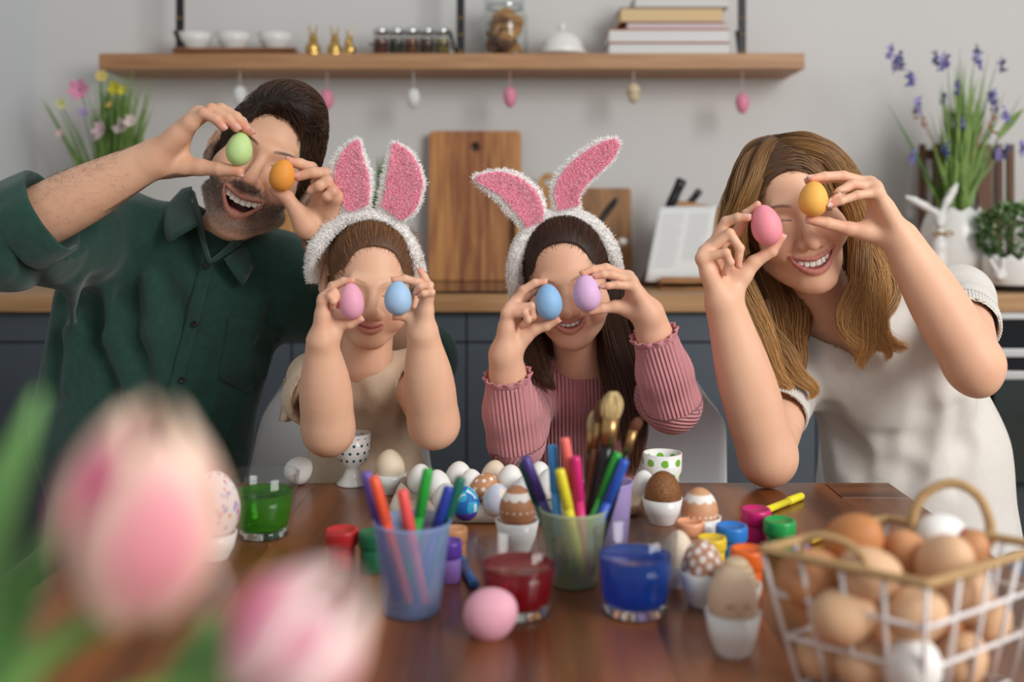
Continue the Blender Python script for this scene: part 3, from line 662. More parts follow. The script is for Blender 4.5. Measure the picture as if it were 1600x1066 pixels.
    def leaf(name, A, B, th=.0022):
        a = spline(A, 10); c = spline(B, 10); g = np.stack([a+(c-a)*t+np.array([0, -.006*math.sin(math.pi*t), 0]) for t in np.linspace(0, 1, 6)], 1)
        return solid(link(name, grid_me(g), FM, sh), th)
    leaf('collar', [P(300, 292, 1.80), P(300, 318, 1.755), P(304, 338, 1.72), P(310, 352, 1.692)], [P(284, 296, 1.815), P(262, 322, 1.77), P(257, 352, 1.715), P(262, 380, 1.688)])
    leaf('collar', [P(395, 362, 1.82), P(384, 378, 1.765), P(368, 392, 1.72), P(350, 404, 1.69)], [P(404, 368, 1.83), P(404, 392, 1.775), P(395, 420, 1.735), P(380, 446, 1.70)])
    leaf('collar_stand', [P(300, 296, 1.80), P(304, 340, 1.72), P(314, 376, 1.69), P(324, 408, 1.684)], [P(304, 300, 1.80), P(316, 345, 1.73), P(322, 380, 1.70), P(330, 409, 1.69)], .002)
    leaf('collar_stand', [P(394, 364, 1.815), P(372, 386, 1.72), P(348, 402, 1.694), P(328, 412, 1.686)], [P(386, 356, 1.815), P(364, 376, 1.735), P(344, 394, 1.705), P(326, 408, 1.69)], .002)
    pk = ribbon(s, [(325, 410), (314, 450), (300, 505), (283, 570), (268, 625), (250, 700), (240, 745)], 10, .0022); solid(link('placket', grid_me(pk), FM, sh), .0018)
    bt = mat('shirt_button', '#1c1a1d', rough=.3)
    for a, c in ((323, 417), (306, 505), (284, 593), (262, 668)):
        q = ray(s, a, c); n = s.grad(q[None])[0]; bm = bmesh.new(); lathe_bm(bm, [(0, .0012), (.0035, .0012), (.0048, .0022), (.0056, .0016), (.0056, 0), (0, 0)], 16)
        o = link('button', bmfin(bm), bt, sh); o.matrix_basis = Matrix.Translation(q+n*.004) @ Vector(n).to_track_quat('Z', 'Y').to_matrix().to_4x4()
    # breast pocket
    pg = []
    for t in np.linspace(0, 1, 9):
        pg.append([ (358+ (440-358)*u - 17*t, 496+14*u+ (600-505)*t + (14*t*(1-abs(2*u-1)) if t > .9 else 0)) for u in np.linspace(0, 1, 9)])
    pg = np.array([rayp(s, r, .0016) for r in pg]); solid(link('pocket', grid_me(pg), FM, sh), .0014)
    # hair
    cap = hair_cap(head, (0, -.110, -.012), (.064, .066, .100), grow=.003, low=-.035, extra=lambda c: (c.ell((.002, -.014, .084), (.052, .076, .048), k=.03), c.ell((.012, -.058, .096), (.036, .033, .024), k=.03)))
    V, Q = cap.mesh(.003); HM = mat('brown_hair_mass', '#1d130e', rough=.6, var=.3, scale=300); hr = link('hair', npmesh(V, Q), HM, root); hr.matrix_basis = M @ Matrix.Scale(hs, 4)
    def flow(p):
        top = ss(p[:, 2], .05, .10)[:, None]; return top*np.array([.75, .75, .15])+(1-top)*np.stack([0*p[:, 0], .75+0*p[:, 0], -.55+0*p[:, 0]], 1)
    st = comb(cap, 7500, flow, 7, .0065, (.000, .005), jit=.30); hm = hairmat('dark_brown_hair', '#2a1b13', '#5a3d28', .35); hairs('hair_strands', xf(M, st.reshape(-1, 3), hs).reshape(st.shape), .00045, hm, hr, tipr=.5)
    st = fringe(head, cap, 1300, flow, 4, .003, .15, .0035); hairs('hairline', xf(M, st.reshape(-1, 3), hs).reshape(st.shape), .00015, hm, hr, tipr=.6)
    # stubble and arm hair
    HV, HQ = head.mesh(.004); p, n = sample_mesh(HV, HQ, 40000); r = np.abs(p[:, 0]); jl = .004-.045*ss(-p[:, 1], .02, .06)-.006*ss(-p[:, 1], .06, .09)
    wb = ss(jl-p[:, 2], 0, .016)*(1-ss(-p[:, 2]+.55*p[:, 1], .062, .080))*(p[:, 1] < .015); mo = (1-ss(np.abs(p[:, 2]+.0495), .005, .010))*(r < .032)*(p[:, 1] < -.06); wb = np.maximum(wb, mo)*(info['lips'].ev(p) > .0015)*(p[:, 1] < .02)
    ym = np.interp(r, np.abs(info['X'][5:]), info['zL'][5:]); yu = np.interp(r, info['X'][5:], info['zU'][5:]); wb *= ~((r < .0315) & (p[:, 2] < yu+.003) & (p[:, 2] > ym-.006)); m = rng.random(len(p)) < wb
    p, n = p[m], n[m]; d = n*.5+np.array([0, 0, -.8])+rng.normal(0, .25, p.shape); d /= np.linalg.norm(d, axis=1)[:, None]; L_ = rng.uniform(.002, .0045, len(p))[:, None]
    st = np.stack([p-n*.0004, p+(n*.5+d*.5)*L_*.6, p+d*L_], 1); hairs('beard', xf(M, st.reshape(-1, 3), hs).reshape(st.shape), .00018, hairmat('grey_stubble', '#3f352f', '#b0a69c', .5, .35), body, tipr=.6)
    ax = w1-elR; t = ((V2-elR)@ax)/(ax@ax); m = (t > .1) & (t < .86) & (np.linalg.norm(V2-elR-np.outer(t, ax), axis=1) < .07) & (V2[:, 1] < 1.62); idx = rng.choice(np.nonzero(m)[0], 1500); p = V2[idx]; n = b.grad(p)
    keep = (n[:, 2] > -.25+rng.normal(0, .3, len(n))); p, n = p[keep], n[keep]; d = n*.35+np.array([.25, -.2, -.5])+ax/np.linalg.norm(ax)*.5+rng.normal(0, .25, p.shape); d /= np.linalg.norm(d, axis=1)[:, None]; L_ = rng.uniform(.006, .014, len(p))[:, None]
    hairs('arm_hair', np.stack([p, p+(n*.4+d*.6)*L_*.5, p+d*L_], 1), .00011, hairmat('arm_hair', '#4a3020', '#6a4a34'), body)
    trousers(root, fabric('dark_trousers', '#23262c'), P(222, 880, 1.9), .085, [np.array([-.80, 1.52, .50]), np.array([-.56, 1.62, .50])], [np.array([-.80, 1.56, .06]), np.array([-.54, 1.70, .06])])
    DK = 1.0
    return root

# ------------------------------------------------------------------ the bunny ears
FURW = hairmat('white_fur', '#e9e6e2', '#fbf9f6', .8, .85); FURP = hairmat('pink_fur', '#fba4bd', '#ffd0dd', .8, .97)
def fur(name, V, Q, n, L0, L1, m, parent, rad=.0004, flow=None, k=4):
    p, nr = sample_mesh(V, Q, n); L_ = rng.uniform(L0, L1, n)[:, None]; d = nr+rng.normal(0, .45, p.shape)+(flow if flow is not None else 0); d /= np.linalg.norm(d, axis=1)[:, None]
    side = rng.normal(0, .35, p.shape); t = np.linspace(0, 1, k); st = np.stack([p+d*L_*a+side*L_*a*a*.6 for a in t], 1); o = hairs(name, st, rad, m, parent, tipr=.35); o['kind'] = 'stuff'; return o
def headband(label, cpx, Y, rx, rz, roll, a0, a1, ears):
    root = thing('bunny_ear_headband', label, 'headband', P(cpx[0], cpx[1]-rz, Y)); c = P(*cpx, Y); k = Y/F
    an = np.radians(np.linspace(a0, a1, 40)); rr = math.radians(roll)
    x = rx*np.cos(an); z = rz*np.sin(an); pts = np.stack([c[0]+(x*math.cos(rr)+z*math.sin(rr))*k, c[1]+.004+.05*np.maximum(0, .45-np.sin(an)), c[2]+(-x*math.sin(rr)+z*math.cos(rr))*k], 1)
    me = tube(pts, .0105, 12); wm = mat('white_plush', '#f0ece8', rough=.95, sheen=.4); bnd = link('band', me, wm, root)
    V = np.array([v.co for v in me.vertices]); Q = np.array([p.vertices[:] for p in me.polygons if len(p.vertices) == 4]); fur('fur', V, Q, 9000, .003, .006, FURW, bnd)
    pm = mat('pink_plush', '#f7a9bf', rough=.95, sheen=.4)
    for cl, wd, inn, bend in ears:
        n = 26; path = spline([P(a, b_, Y-.004*i_) for i_, (a, b_) in enumerate(cl)], n); wdt = np.interp(np.linspace(0, 1, n), np.linspace(0, 1, len(wd)), wd)*k*.5; wdt[0] *= .8; wdt[-1] = .002
        t = np.gradient(path, axis=0); t[:, 1] = 0; t /= np.linalg.norm(t, axis=1)[:, None]; s_ = np.stack([t[:, 2], 0*t[:, 0], -t[:, 0]], 1)
        ring = []
        for i in range(n):
            row = []
            for a in np.linspace(0, 2*math.pi, 24, endpoint=False):
                u, v_ = math.cos(a), math.sin(a); th = min(.011, wdt[i]*.6); y = v_*th
                if v_ < 0: y = v_*th*.55+ .006*(1-u*u)**2*min(1, wdt[i]/.02)*bend
                row.append(path[i]+s_[i]*wdt[i]*u+np.array([0, y, 0]))
            ring.append(row)
        ring = np.array(ring); e = grid_me(ring, True); eo = link('ear', e, wm, root)
        V = ring.reshape(-1, 3); Q = np.array([p.vertices[:] for p in e.polygons]); fl = t.mean(0)*.3
        fur('fur', V, Q, 6500, .003, .0065, FURW, eo, flow=fl)
        ui = np.linspace(-inn, inn, 11); g = np.array([[path[i]+s_[i]*(wdt[i]*u*.98+.10*wdt[i]*(inn < .9))+np.array([0, -(min(.011, wdt[i]*.6)*.55*math.sqrt(1-u*u))+.006*(1-u*u)**2*min(1, wdt[i]/.02)*bend-.0022, 0]) for u in ui] for i in range(2, n-1)])
        me2 = grid_me(g[:, ::-1]); lo_ = link('ear_lining', me2, pm, eo); V = g[:, ::-1].reshape(-1, 3); Q = np.array([p.vertices[:] for p in me2.polygons])
        N = np.cross(V[Q[:, 1]]-V[Q[:, 0]], V[Q[:, 2]]-V[Q[:, 0]])
        if N[:, 1].mean() > 0: Q = Q[:, ::-1]
        f = fur('lining_fur', V, Q, 6500, .0025, .0065, FURP, eo, flow=fl)
    return root
# ------------------------------------------------------------------ girl with the cream dress
def side_strands(M, hs, starts, n, k=14, rad=.008):
    pass
def girl_a():
    global DK; DK = .965
    root = person('small girl in cream short-sleeved dress holding pink and blue eggs over her eyes', 572, 760, 1.80)
    e1, _ = egg_at(549, 471, 1.535, 39, 56, -4, eggmat('egg_pink_dye', '#e9a3b9'), 'rose pink dyed egg held in front of the small girl\'s eye')
    e2, _ = egg_at(622, 466, 1.535, 43, 52, -3, eggmat('egg_blue_dye', '#9fc1e2', col2='#a9c8e6', scale=35, var=.1), 'light blue dyed egg held by the small girl, darker spot on its side')
    hs = .925*.965; kid = 1; M = head_matrix((574, 545), 1.655, 5, 9, 3, hs, kid)
    head, hp, teeth, info = build_head(dict(kid=1, fz=-.011, mw=.021, mz=-.067, up=.002, dn=.003, lift=.006, jaw=.044, nose=.95, lip=.85, lipcol='#b9645f', brow=.35, browcol='#8a6244', blush=.45, fold=0, fem=1, apple=1.1))
    b = SDF(); b.sub(head, M, hs); nb = P(570, 572, 1.74)
    b.rc(xf(M, (0, .024, -.045), hs), .040, nb, .042, k=.02); b.ell(nb+[0, .038, -.035], (.075, .046, .045), k=.03)
    shR, shL = P(488, 592, 1.765), P(652, 585, 1.765); elR, elL = P(513, 672, 1.595), P(678, 662, 1.595)
    K1 = dict(w=(503, 533, .2), t=[(517, 522, .8), (531, 508, .5), (546, 506, .2), (562, 498, 0)], i=[(510, 466, 1.4), (519, 447, 1.6), (535, 440.5, 1.2), (549, 441, .5)], m=[(508, 465, .5), (521, 448, .3), (537, 440, .1), (550, 439.5, -.2)],
              r=[(506, 466, -.5), (522, 457, -1.3), (530, 466, -1.4), (527.5, 477, -.9)], p=[(504, 471, -1.4), (516, 463, -2.2), (521, 471, -2.2), (520, 479, -1.6)])
    J, w1, f1 = hand(b, K1, 1.545, .66, e1, touch='tm', fat=1.06)
    K2 = dict(w=(661, 522, .2), t=[(651, 510, .8), (640, 497, .6), (629, 499, .6), (617, 504, .6)], i=[(666, 461, 1.4), (668, 444, 1.4), (663, 433, 1.2), (656.5, 423, 1.1)], m=[(666, 461, .6), (650, 441, .6), (633, 435.5, .4), (616, 437, .2)],
              r=[(668, 462, -.4), (671, 446, -1.2), (657, 447, -1.5), (651, 457, -1.1)], p=[(668, 468, -1.2), (674, 457, -2.0), (662, 459, -2.3), (657, 463, -1.8)])
    J, w2, f2 = hand(b, K2, 1.545, .66, e2, touch='tm', fat=1.06)
    ax = np.array([1, .3, 0]); forearm(b, elR, w1, .0375, .0205, ax); forearm(b, elL, w2, .0365, .0205, ax)
    b.rc(elR, .032, shR+[.01, 0, -.01], .034, k=.02); b.rc(elL, .031, shL+[-.01, 0, -.01], .034, k=.02)
    b.rc(nb+[0, .024, -.032], .030, shR+[.01, .01, -.004], .028, k=.02); b.rc(nb+[0, .024, -.032], .030, shL+[-.01, .01, -.004], .028, k=.02)
    body, V2, Q = finish_body('body', b, .0018, lin('#e6b596'), [local_paint(hp, M, hs), f1, f2], SKIN, root)
    s = SDF()
    s.rc(P(568, 625, 1.78), .078, P(573, 760, 1.79), .098, k=.02, flat=1.35); s.rc(P(572, 760, 1.79), .098, P(574, 860, 1.80), .13, k=.02, flat=1.2)
    s.rc(nb+[0, .01, -.035], .050, shR+[.012, 0, -.008], .043, k=.03); s.rc(nb+[0, .01, -.035], .050, shL+[-.012, 0, -.008], .043, k=.03)
    uR, uL = elR-shR, elL-shL
    s.rc(shR, .042, shR+uR*.34+[-.008, 0, -.005], .046, k=.015); s.rc(shL, .042, shL+uL*.36, .043, k=.015)
    b0 = SDF(); b0.p = list(s.p); b0.lo, b0.hi = s.lo, s.hi
    for pts, r in (([(600, 600), (604, 650), (600, 720)], .010), ([(560, 600), (562, 660), (556, 740)], .010), ([(625, 585), (630, 620), (636, 660)], .008), ([(540, 590), (548, 610), (560, 622)], .007), ([(585, 640), (588, 690), (584, 740)], .008)): crease(s, b0, pts, r, k=.02)
    s.add(lambda q: .0022*vnoise(q*[1, 1, .5], 30, 11)+.001*vnoise(q, 70, 4), op='d')
    s.rc(shR+uR*.26, .040, shR+uR*.6, .043, k=.003, op='s'); s.rc(shL+uL*.28, .037, shL+uL*.6, .038, k=.003, op='s')
    s.ell(nb+[0, -.030, .020], (.048, .060, .026), k=.006, op='s')
    s.rc(nb+[0, .0, .036], .043, nb+[0, 0, .10], .060, k=.005, op='s')
    DM = fabric('cream_cotton', '#d9c3a8', var=.05, sheen=.1); V, Q = s.mesh(.0035); dr = link('dress', npmesh(V, Q), DM, root)
    # loose flutter edge of the sleeve
    g = []
    for t in np.linspace(0, 1, 14):
        a = np.array([444-8*t*t, 592+66*t]); bq = np.array([474-12*t, 596+58*t])
        g.append([P(*(a*(1-u)+bq*u+np.array([0, 3*math.sin(u*3)])), 1.73+.02*math.sin(u*6+t*3)-.03*u) for u in np.linspace(0, 1, 8)])
    solid(link('sleeve_flutter', grid_me(g), DM, dr), .002)
    cap = hair_cap(head, (0, -.112, -.022), (.066, .072, .104), grow=.0028, low=-.06, kid=1); V, Q = cap.mesh(.003)
    hr = link('hair', npmesh(V, Q), mat('light_brown_hair_mass', '#5b3d28', rough=.6, var=.25, scale=250), root); hr.matrix_basis = M @ Matrix.Scale(hs, 4)
    flow = lambda p: np.stack([-p[:, 0]*1.5, .9+0*p[:, 0], .35-ss(-p[:, 2], -.02, .05)*.5], 1)
    st = comb(cap, 6000, flow, 8, .008, (.0, .0025), jit=.12); hm = hairmat('light_brown_hair', '#6f4a30', '#a67a52', .4)
    st2 = fringe(head, cap, 1500, flow); hairs('hairline', xf(M, st2.reshape(-1, 3), hs).reshape(st2.shape), .00016, hm, hr, tipr=.6)
    hairs('hair_strands', xf(M, st.reshape(-1, 3), hs).reshape(st.shape), .00035, hm, hr, tipr=.4)
    # flyaway curls at the temples and behind the ears
    W = []
    for (x0, y0), (x1, y1), n, am in (((640, 385), (655, 400), 60, 9), ((632, 410), (640, 450), 60, 7), ((505, 400), (498, 440), 50, 6), ((512, 390), (520, 440), 40, 5), ((640, 360), (652, 380), 40, 9)):
        for _ in range(n):
            a = np.array([x0, y0])+rng.normal(0, 4, 2); e = np.array([x1, y1])+rng.normal(0, 9, 2); ph = rng.uniform(0, 6); t = np.linspace(0, 1, 12)
            W.append(np.array([P(a[0]+(e[0]-a[0])*u+am*math.sin(ph+u*5)*u, a[1]+(e[1]-a[1])*u+am*math.cos(ph+u*5)*u, 1.70) for u in t]))
    hairs('flyaway_hair', np.array(W), .0002, hm, hr)
    headband('white plush headband with two upright pink bunny ears on the small girl', (567, 428), 1.695, 80, 88, 3, 190, -8, [
        ([(563, 338), (548, 292), (549, 250), (561, 216)], [30, 66, 66, 40, 4], .78, .9), ([(603, 340), (626, 305), (628, 260), (614, 221)], [36, 64, 66, 44, 4], .84, .9)])
    trousers(root, fabric('grey_leggings', '#55565a'), P(572, 860, 1.84), .06, [np.array([-.27, 1.50, .55]), np.array([-.17, 1.50, .55])], [np.array([-.26, 1.54, .22]), np.array([-.17, 1.54, .22])])
    DK = 1.0
    return root

# ------------------------------------------------------------------ girl with the pink sweater
def girl_b():
    global DK; DK = .985
    root = person('girl in ribbed pink sweater holding a blue and a lilac egg over her eyes', 905, 760, 1.80)
    e1, _ = egg_at(857, 472, 1.54, 43, 56, -5, eggmat('egg_sky_dye', '#86b3dc', col2='#93bbdf', scale=60, var=.12), 'sky blue dyed egg held by the girl in the pink sweater')
    e2, _ = egg_at(917, 458, 1.535, 44, 57, -8, eggmat('egg_lilac_dye', '#dcb3d8'), 'pale lilac dyed egg under the fingertips of the pink sweater girl')
    hs = .955*.985; kid = .7; M = head_matrix((899, 546), 1.655, -9, -8, 4, hs, kid)
    head, hp, teeth, info = build_head(dict(kid=.7, fz=-.011, mw=.0255, mz=-.061, up=.001, dn=.011, lift=.007, jaw=.044, nose=.95, lip=.8, lipcol='#bf6e68', th=.0085, tw=.0078, brow=.6, browcol='#5a3d2c', blush=.35, fold=.5, fem=1, apple=1.0))
    b = SDF(); b.sub(head, M, hs); nb = P(908, 575, 1.745)
    b.rc(xf(M, (0, .024, -.045), hs), .042, nb, .044, k=.02); b.ell(nb+[0, .038, -.03], (.075, .046, .045), k=.03)
    shR, shL = P(835, 605, 1.775), P(985, 597, 1.775); elR, elL = P(806, 690, 1.60), P(1052, 632, 1.60)
    K1 = dict(w=(789, 553, .2), t=[(806, 538, .8), (834, 515, .4), (853, 510, .2), (870, 501, 0)], i=[(807, 476, 1.2), (824, 463, 1.3), (834, 456, 1.0), (846, 450, .6)], m=[(805, 473, .4), (818, 454, .2), (836, 443.5, 0), (851, 442.5, -.1)],
              r=[(797, 482, -.6), (831, 479, -1.4), (833, 494, -1.2), (822, 505, -.7)], p=[(792, 491, -1.4), (820, 489, -2.4), (825, 500, -2.2), (815, 509, -1.6)])
    J, w1, f1 = hand(b, K1, 1.55, .73, e1, touch='tmi', fat=1.02)
    K2 = dict(w=(1013, 490, .3), t=[(991, 484, .8), (962, 480, .6), (941, 485, .4), (923, 491, .2)], i=[(979, 432, 1.8), (946, 420, 1.6), (926, 423, 1.1), (912, 428, .6)], m=[(982, 433, .8), (947, 418.5, .4), (926, 421, .1), (911, 426, -.2)],
              r=[(987, 440, -.2), (953, 432, -.7), (936, 437, -1.1), (920, 445, -1.3)], p=[(990, 448, -1.2), (962, 446, -1.9), (943, 449, -2.1), (930, 451, -1.9)])
    J, w2, f2 = hand(b, K2, 1.55, .73, e2, touch='tmrp', fat=1.02)
    ax = np.array([1, .3, 0]); forearm(b, elR, w1, .032, .022, ax); forearm(b, elL, w2, .033, .0215, ax)
    b.rc(elR, .030, shR, .036, k=.02); b.rc(elL, .030, shL, .036, k=.02)
    b.rc(nb+[0, .024, -.032], .030, shR+[.01, .01, -.004], .028, k=.02); b.rc(nb+[0, .024, -.032], .030, shL+[-.01, .01, -.004], .028, k=.02)
    body, V2, Q = finish_body('body', b, .0018, lin('#e2b092'), [local_paint(hp, M, hs), f1, f2], SKIN, root); link('teeth', teeth, TEETH, root).matrix_basis = M @ Matrix.Scale(hs, 4)
    s = SDF(); s.rc(P(908, 640, 1.785), .082, P(912, 790, 1.80), .092, k=.02, flat=1.3); s.rc(P(912, 790, 1.8), .092, P(912, 880, 1.81), .11, k=.02, flat=1.2)
    s.rc(nb+[0, .01, -.035], .050, shR+[.012, 0, -.006], .044, k=.03); s.rc(nb+[0, .01, -.035], .050, shL+[-.012, 0, -.006], .044, k=.03)
    for el, sh, w_, c in ((elR, shR, w1, .70), (elL, shL, w2, .72)):
        s.rc(sh, .045, el, .041, k=.015); s.rc(el, .041, el+(w_-el)*.35, .0415, k=.015); s.rc(el+(w_-el)*.35, .0415, el+(w_-el)*c, .033, k=.015)
    s.add(lambda q: .0020*vnoise(q*[1, 1, .6], 34, 21), op='d')
    for el, sh, w_, c in ((elR, shR, w1, .70), (elL, shL, w2, .72)): d = w_-el; s.rc(el+d*(c-.03), .0275, el+d*(c+.25), .045, k=.002, op='s')
    s.rc(nb+[0, -.002, .038], .046, nb+[.0, 0, .09], .062, k=.005, op='s')
    V, Q = s.mesh(.003); PM = fabric('pink_rib_knit', '#c47f84', var=.06, col2='#cb888c')
    # knitted ribs: fine vertical ridges
    nt = PM.node_tree; N = nt.nodes; wv = N.new('ShaderNodeTexWave'); wv.inputs['Scale'].default_value = 52; wv.inputs['Distortion'].default_value = .6; wv.inputs['Detail Scale'].default_value = .3
    tcn = N.new('ShaderNodeTexCoord'); at = N.new('ShaderNodeAttribute'); at.attribute_name = 'Col'; nt.links.new(at.outputs['Vector'], wv.inputs['Vector'])
    bp = N.new('ShaderNodeBump'); bp.inputs['Strength'].default_value = .9; bp.inputs['Distance'].default_value = .003; nt.links.new(wv.outputs['Fac'], bp.inputs['Height']); nt.links.new(bp.outputs[0], N['Principled BSDF'].inputs['Normal'])
    me = npmesh(V, Q); V3 = np.empty(len(me.vertices)*3, np.float32); me.vertices.foreach_get('co', V3); V3 = V3.reshape(-1, 3).astype(float); rc_ = np.zeros((len(V3), 3)); best = np.full(len(V3), 9.)
    for a, c, r in ((nb, P(912, 850, 1.8), .10), (shR, elR, .045), (elR, w1, .045), (shL, elL, .045), (elL, w2, .045)):
        d = (c-a)/np.linalg.norm(c-a); u = np.cross(d, [0, 1, 0]); u /= np.linalg.norm(u); x = V3-a; h = x@d; rad = np.linalg.norm(x-np.outer(np.clip(h, 0, np.linalg.norm(c-a)), d), axis=1)/r
        m = rad < best; best[m] = rad[m]; rc_[m, 0] = (x@u)[m]
    setcol(me, rc_); sw = link('sweater', me, PM, root)
    for w_, el, c in ((w1, elR, .70), (w2, elL, .72)):            # frilled cuffs
        d = w_-el; ln = np.linalg.norm(d); d = d/ln; u = np.cross(d, [0, 1, 0.1]); u /= np.linalg.norm(u); v = np.cross(d, u); o_ = el+d*ln*(c+.01); g = []
        for t in np.linspace(0, 1, 5): g.append([o_+d*(.010*t)+(u*math.cos(a)+v*math.sin(a))*(.0315+.003*t*math.sin(a*13)+.003*t) for a in np.linspace(0, 2*math.pi, 90, endpoint=False)])
        solid(link('cuff_frill', grid_me(g, True), PM, sw), .0016)
    cap = hair_cap(head, (0, -.112, -.018), (.0655, .070, .100), grow=.0028, low=-.06, kid=1); V, Q = cap.mesh(.003)
    hr = link('hair', npmesh(V, Q), mat('chestnut_hair_mass', '#2e1c13', rough=.6, var=.25, scale=250), root); hr.matrix_basis = M @ Matrix.Scale(hs, 4)
    flow = lambda p: np.stack([-p[:, 0]*1.5, .9+0*p[:, 0], .35-ss(-p[:, 2], -.02, .05)*.9], 1); hm = hairmat('chestnut_hair', '#38231a', '#5e3c28', .35)
    st2 = fringe(head, cap, 1500, flow); hairs('hairline', xf(M, st2.reshape(-1, 3), hs).reshape(st2.shape), .00017, hm, hr, tipr=.6)
    st = comb(cap, 6000, flow, 8, .008, (.0, .002), jit=.10); hairs('hair_strands', xf(M, st.reshape(-1, 3), hs).reshape(st.shape), .00035, hm, hr, tipr=.4)
    L_ = []
    for c, r, n, wv_ in (([(965, 440, 1.72), (958, 490, 1.70), (968, 550, 1.675), (985, 610, 1.655), (992, 680, 1.645), (985, 745, 1.64)], [.008, .020, .024, .024, .020, .010], 900, .002),
                      ([(955, 450, 1.74), (950, 500, 1.72), (950, 560, 1.69), (962, 620, 1.665), (968, 690, 1.655)], [.008, .018, .020, .018, .006], 500, .003), ([(968, 440, 1.74), (985, 500, 1.73), (1003, 560, 1.71), (1010, 620, 1.69)], [.008, .018, .018, .010], 400, .003),
                      ([(815, 440, 1.74), (815, 480, 1.74), (826, 530, 1.72), (845, 575, 1.69), (868, 610, 1.675)], [.008, .022, .022, .016, .004], 600, .003), ([(820, 440, 1.75), (835, 500, 1.745), (845, 540, 1.74), (850, 565, 1.72)], [.008, .024, .026, .02], 500, .003)):
        L_.append(lock([P(*q) for q in c], r, n, 20, .6, wv_, 1.5, .6))
    hairs('long_hair', np.concatenate(L_), .00045, hm, hr, tipr=.4)
    headband('white plush headband with two drooping pink bunny ears on the pink sweater girl', (884, 432), 1.692, 79, 94, -5, 200, -8, [
        ([(838, 362), (822, 322), (790, 292), (738, 278)], [26, 50, 62, 56, 40, 6], .74, .9), ([(889, 338), (884, 300), (905, 268), (940, 240), (968, 218)], [38, 42, 48, 46, 44, 34, 8], .86, .9)])
    trousers(root, fabric('blue_leggings', '#454c5c'), P(912, 870, 1.84), .065, [np.array([.08, 1.50, .54]), np.array([.17, 1.50, .54])], [np.array([.08, 1.54, .14]), np.array([.17, 1.54, .14])])
    DK = 1.0
    return root

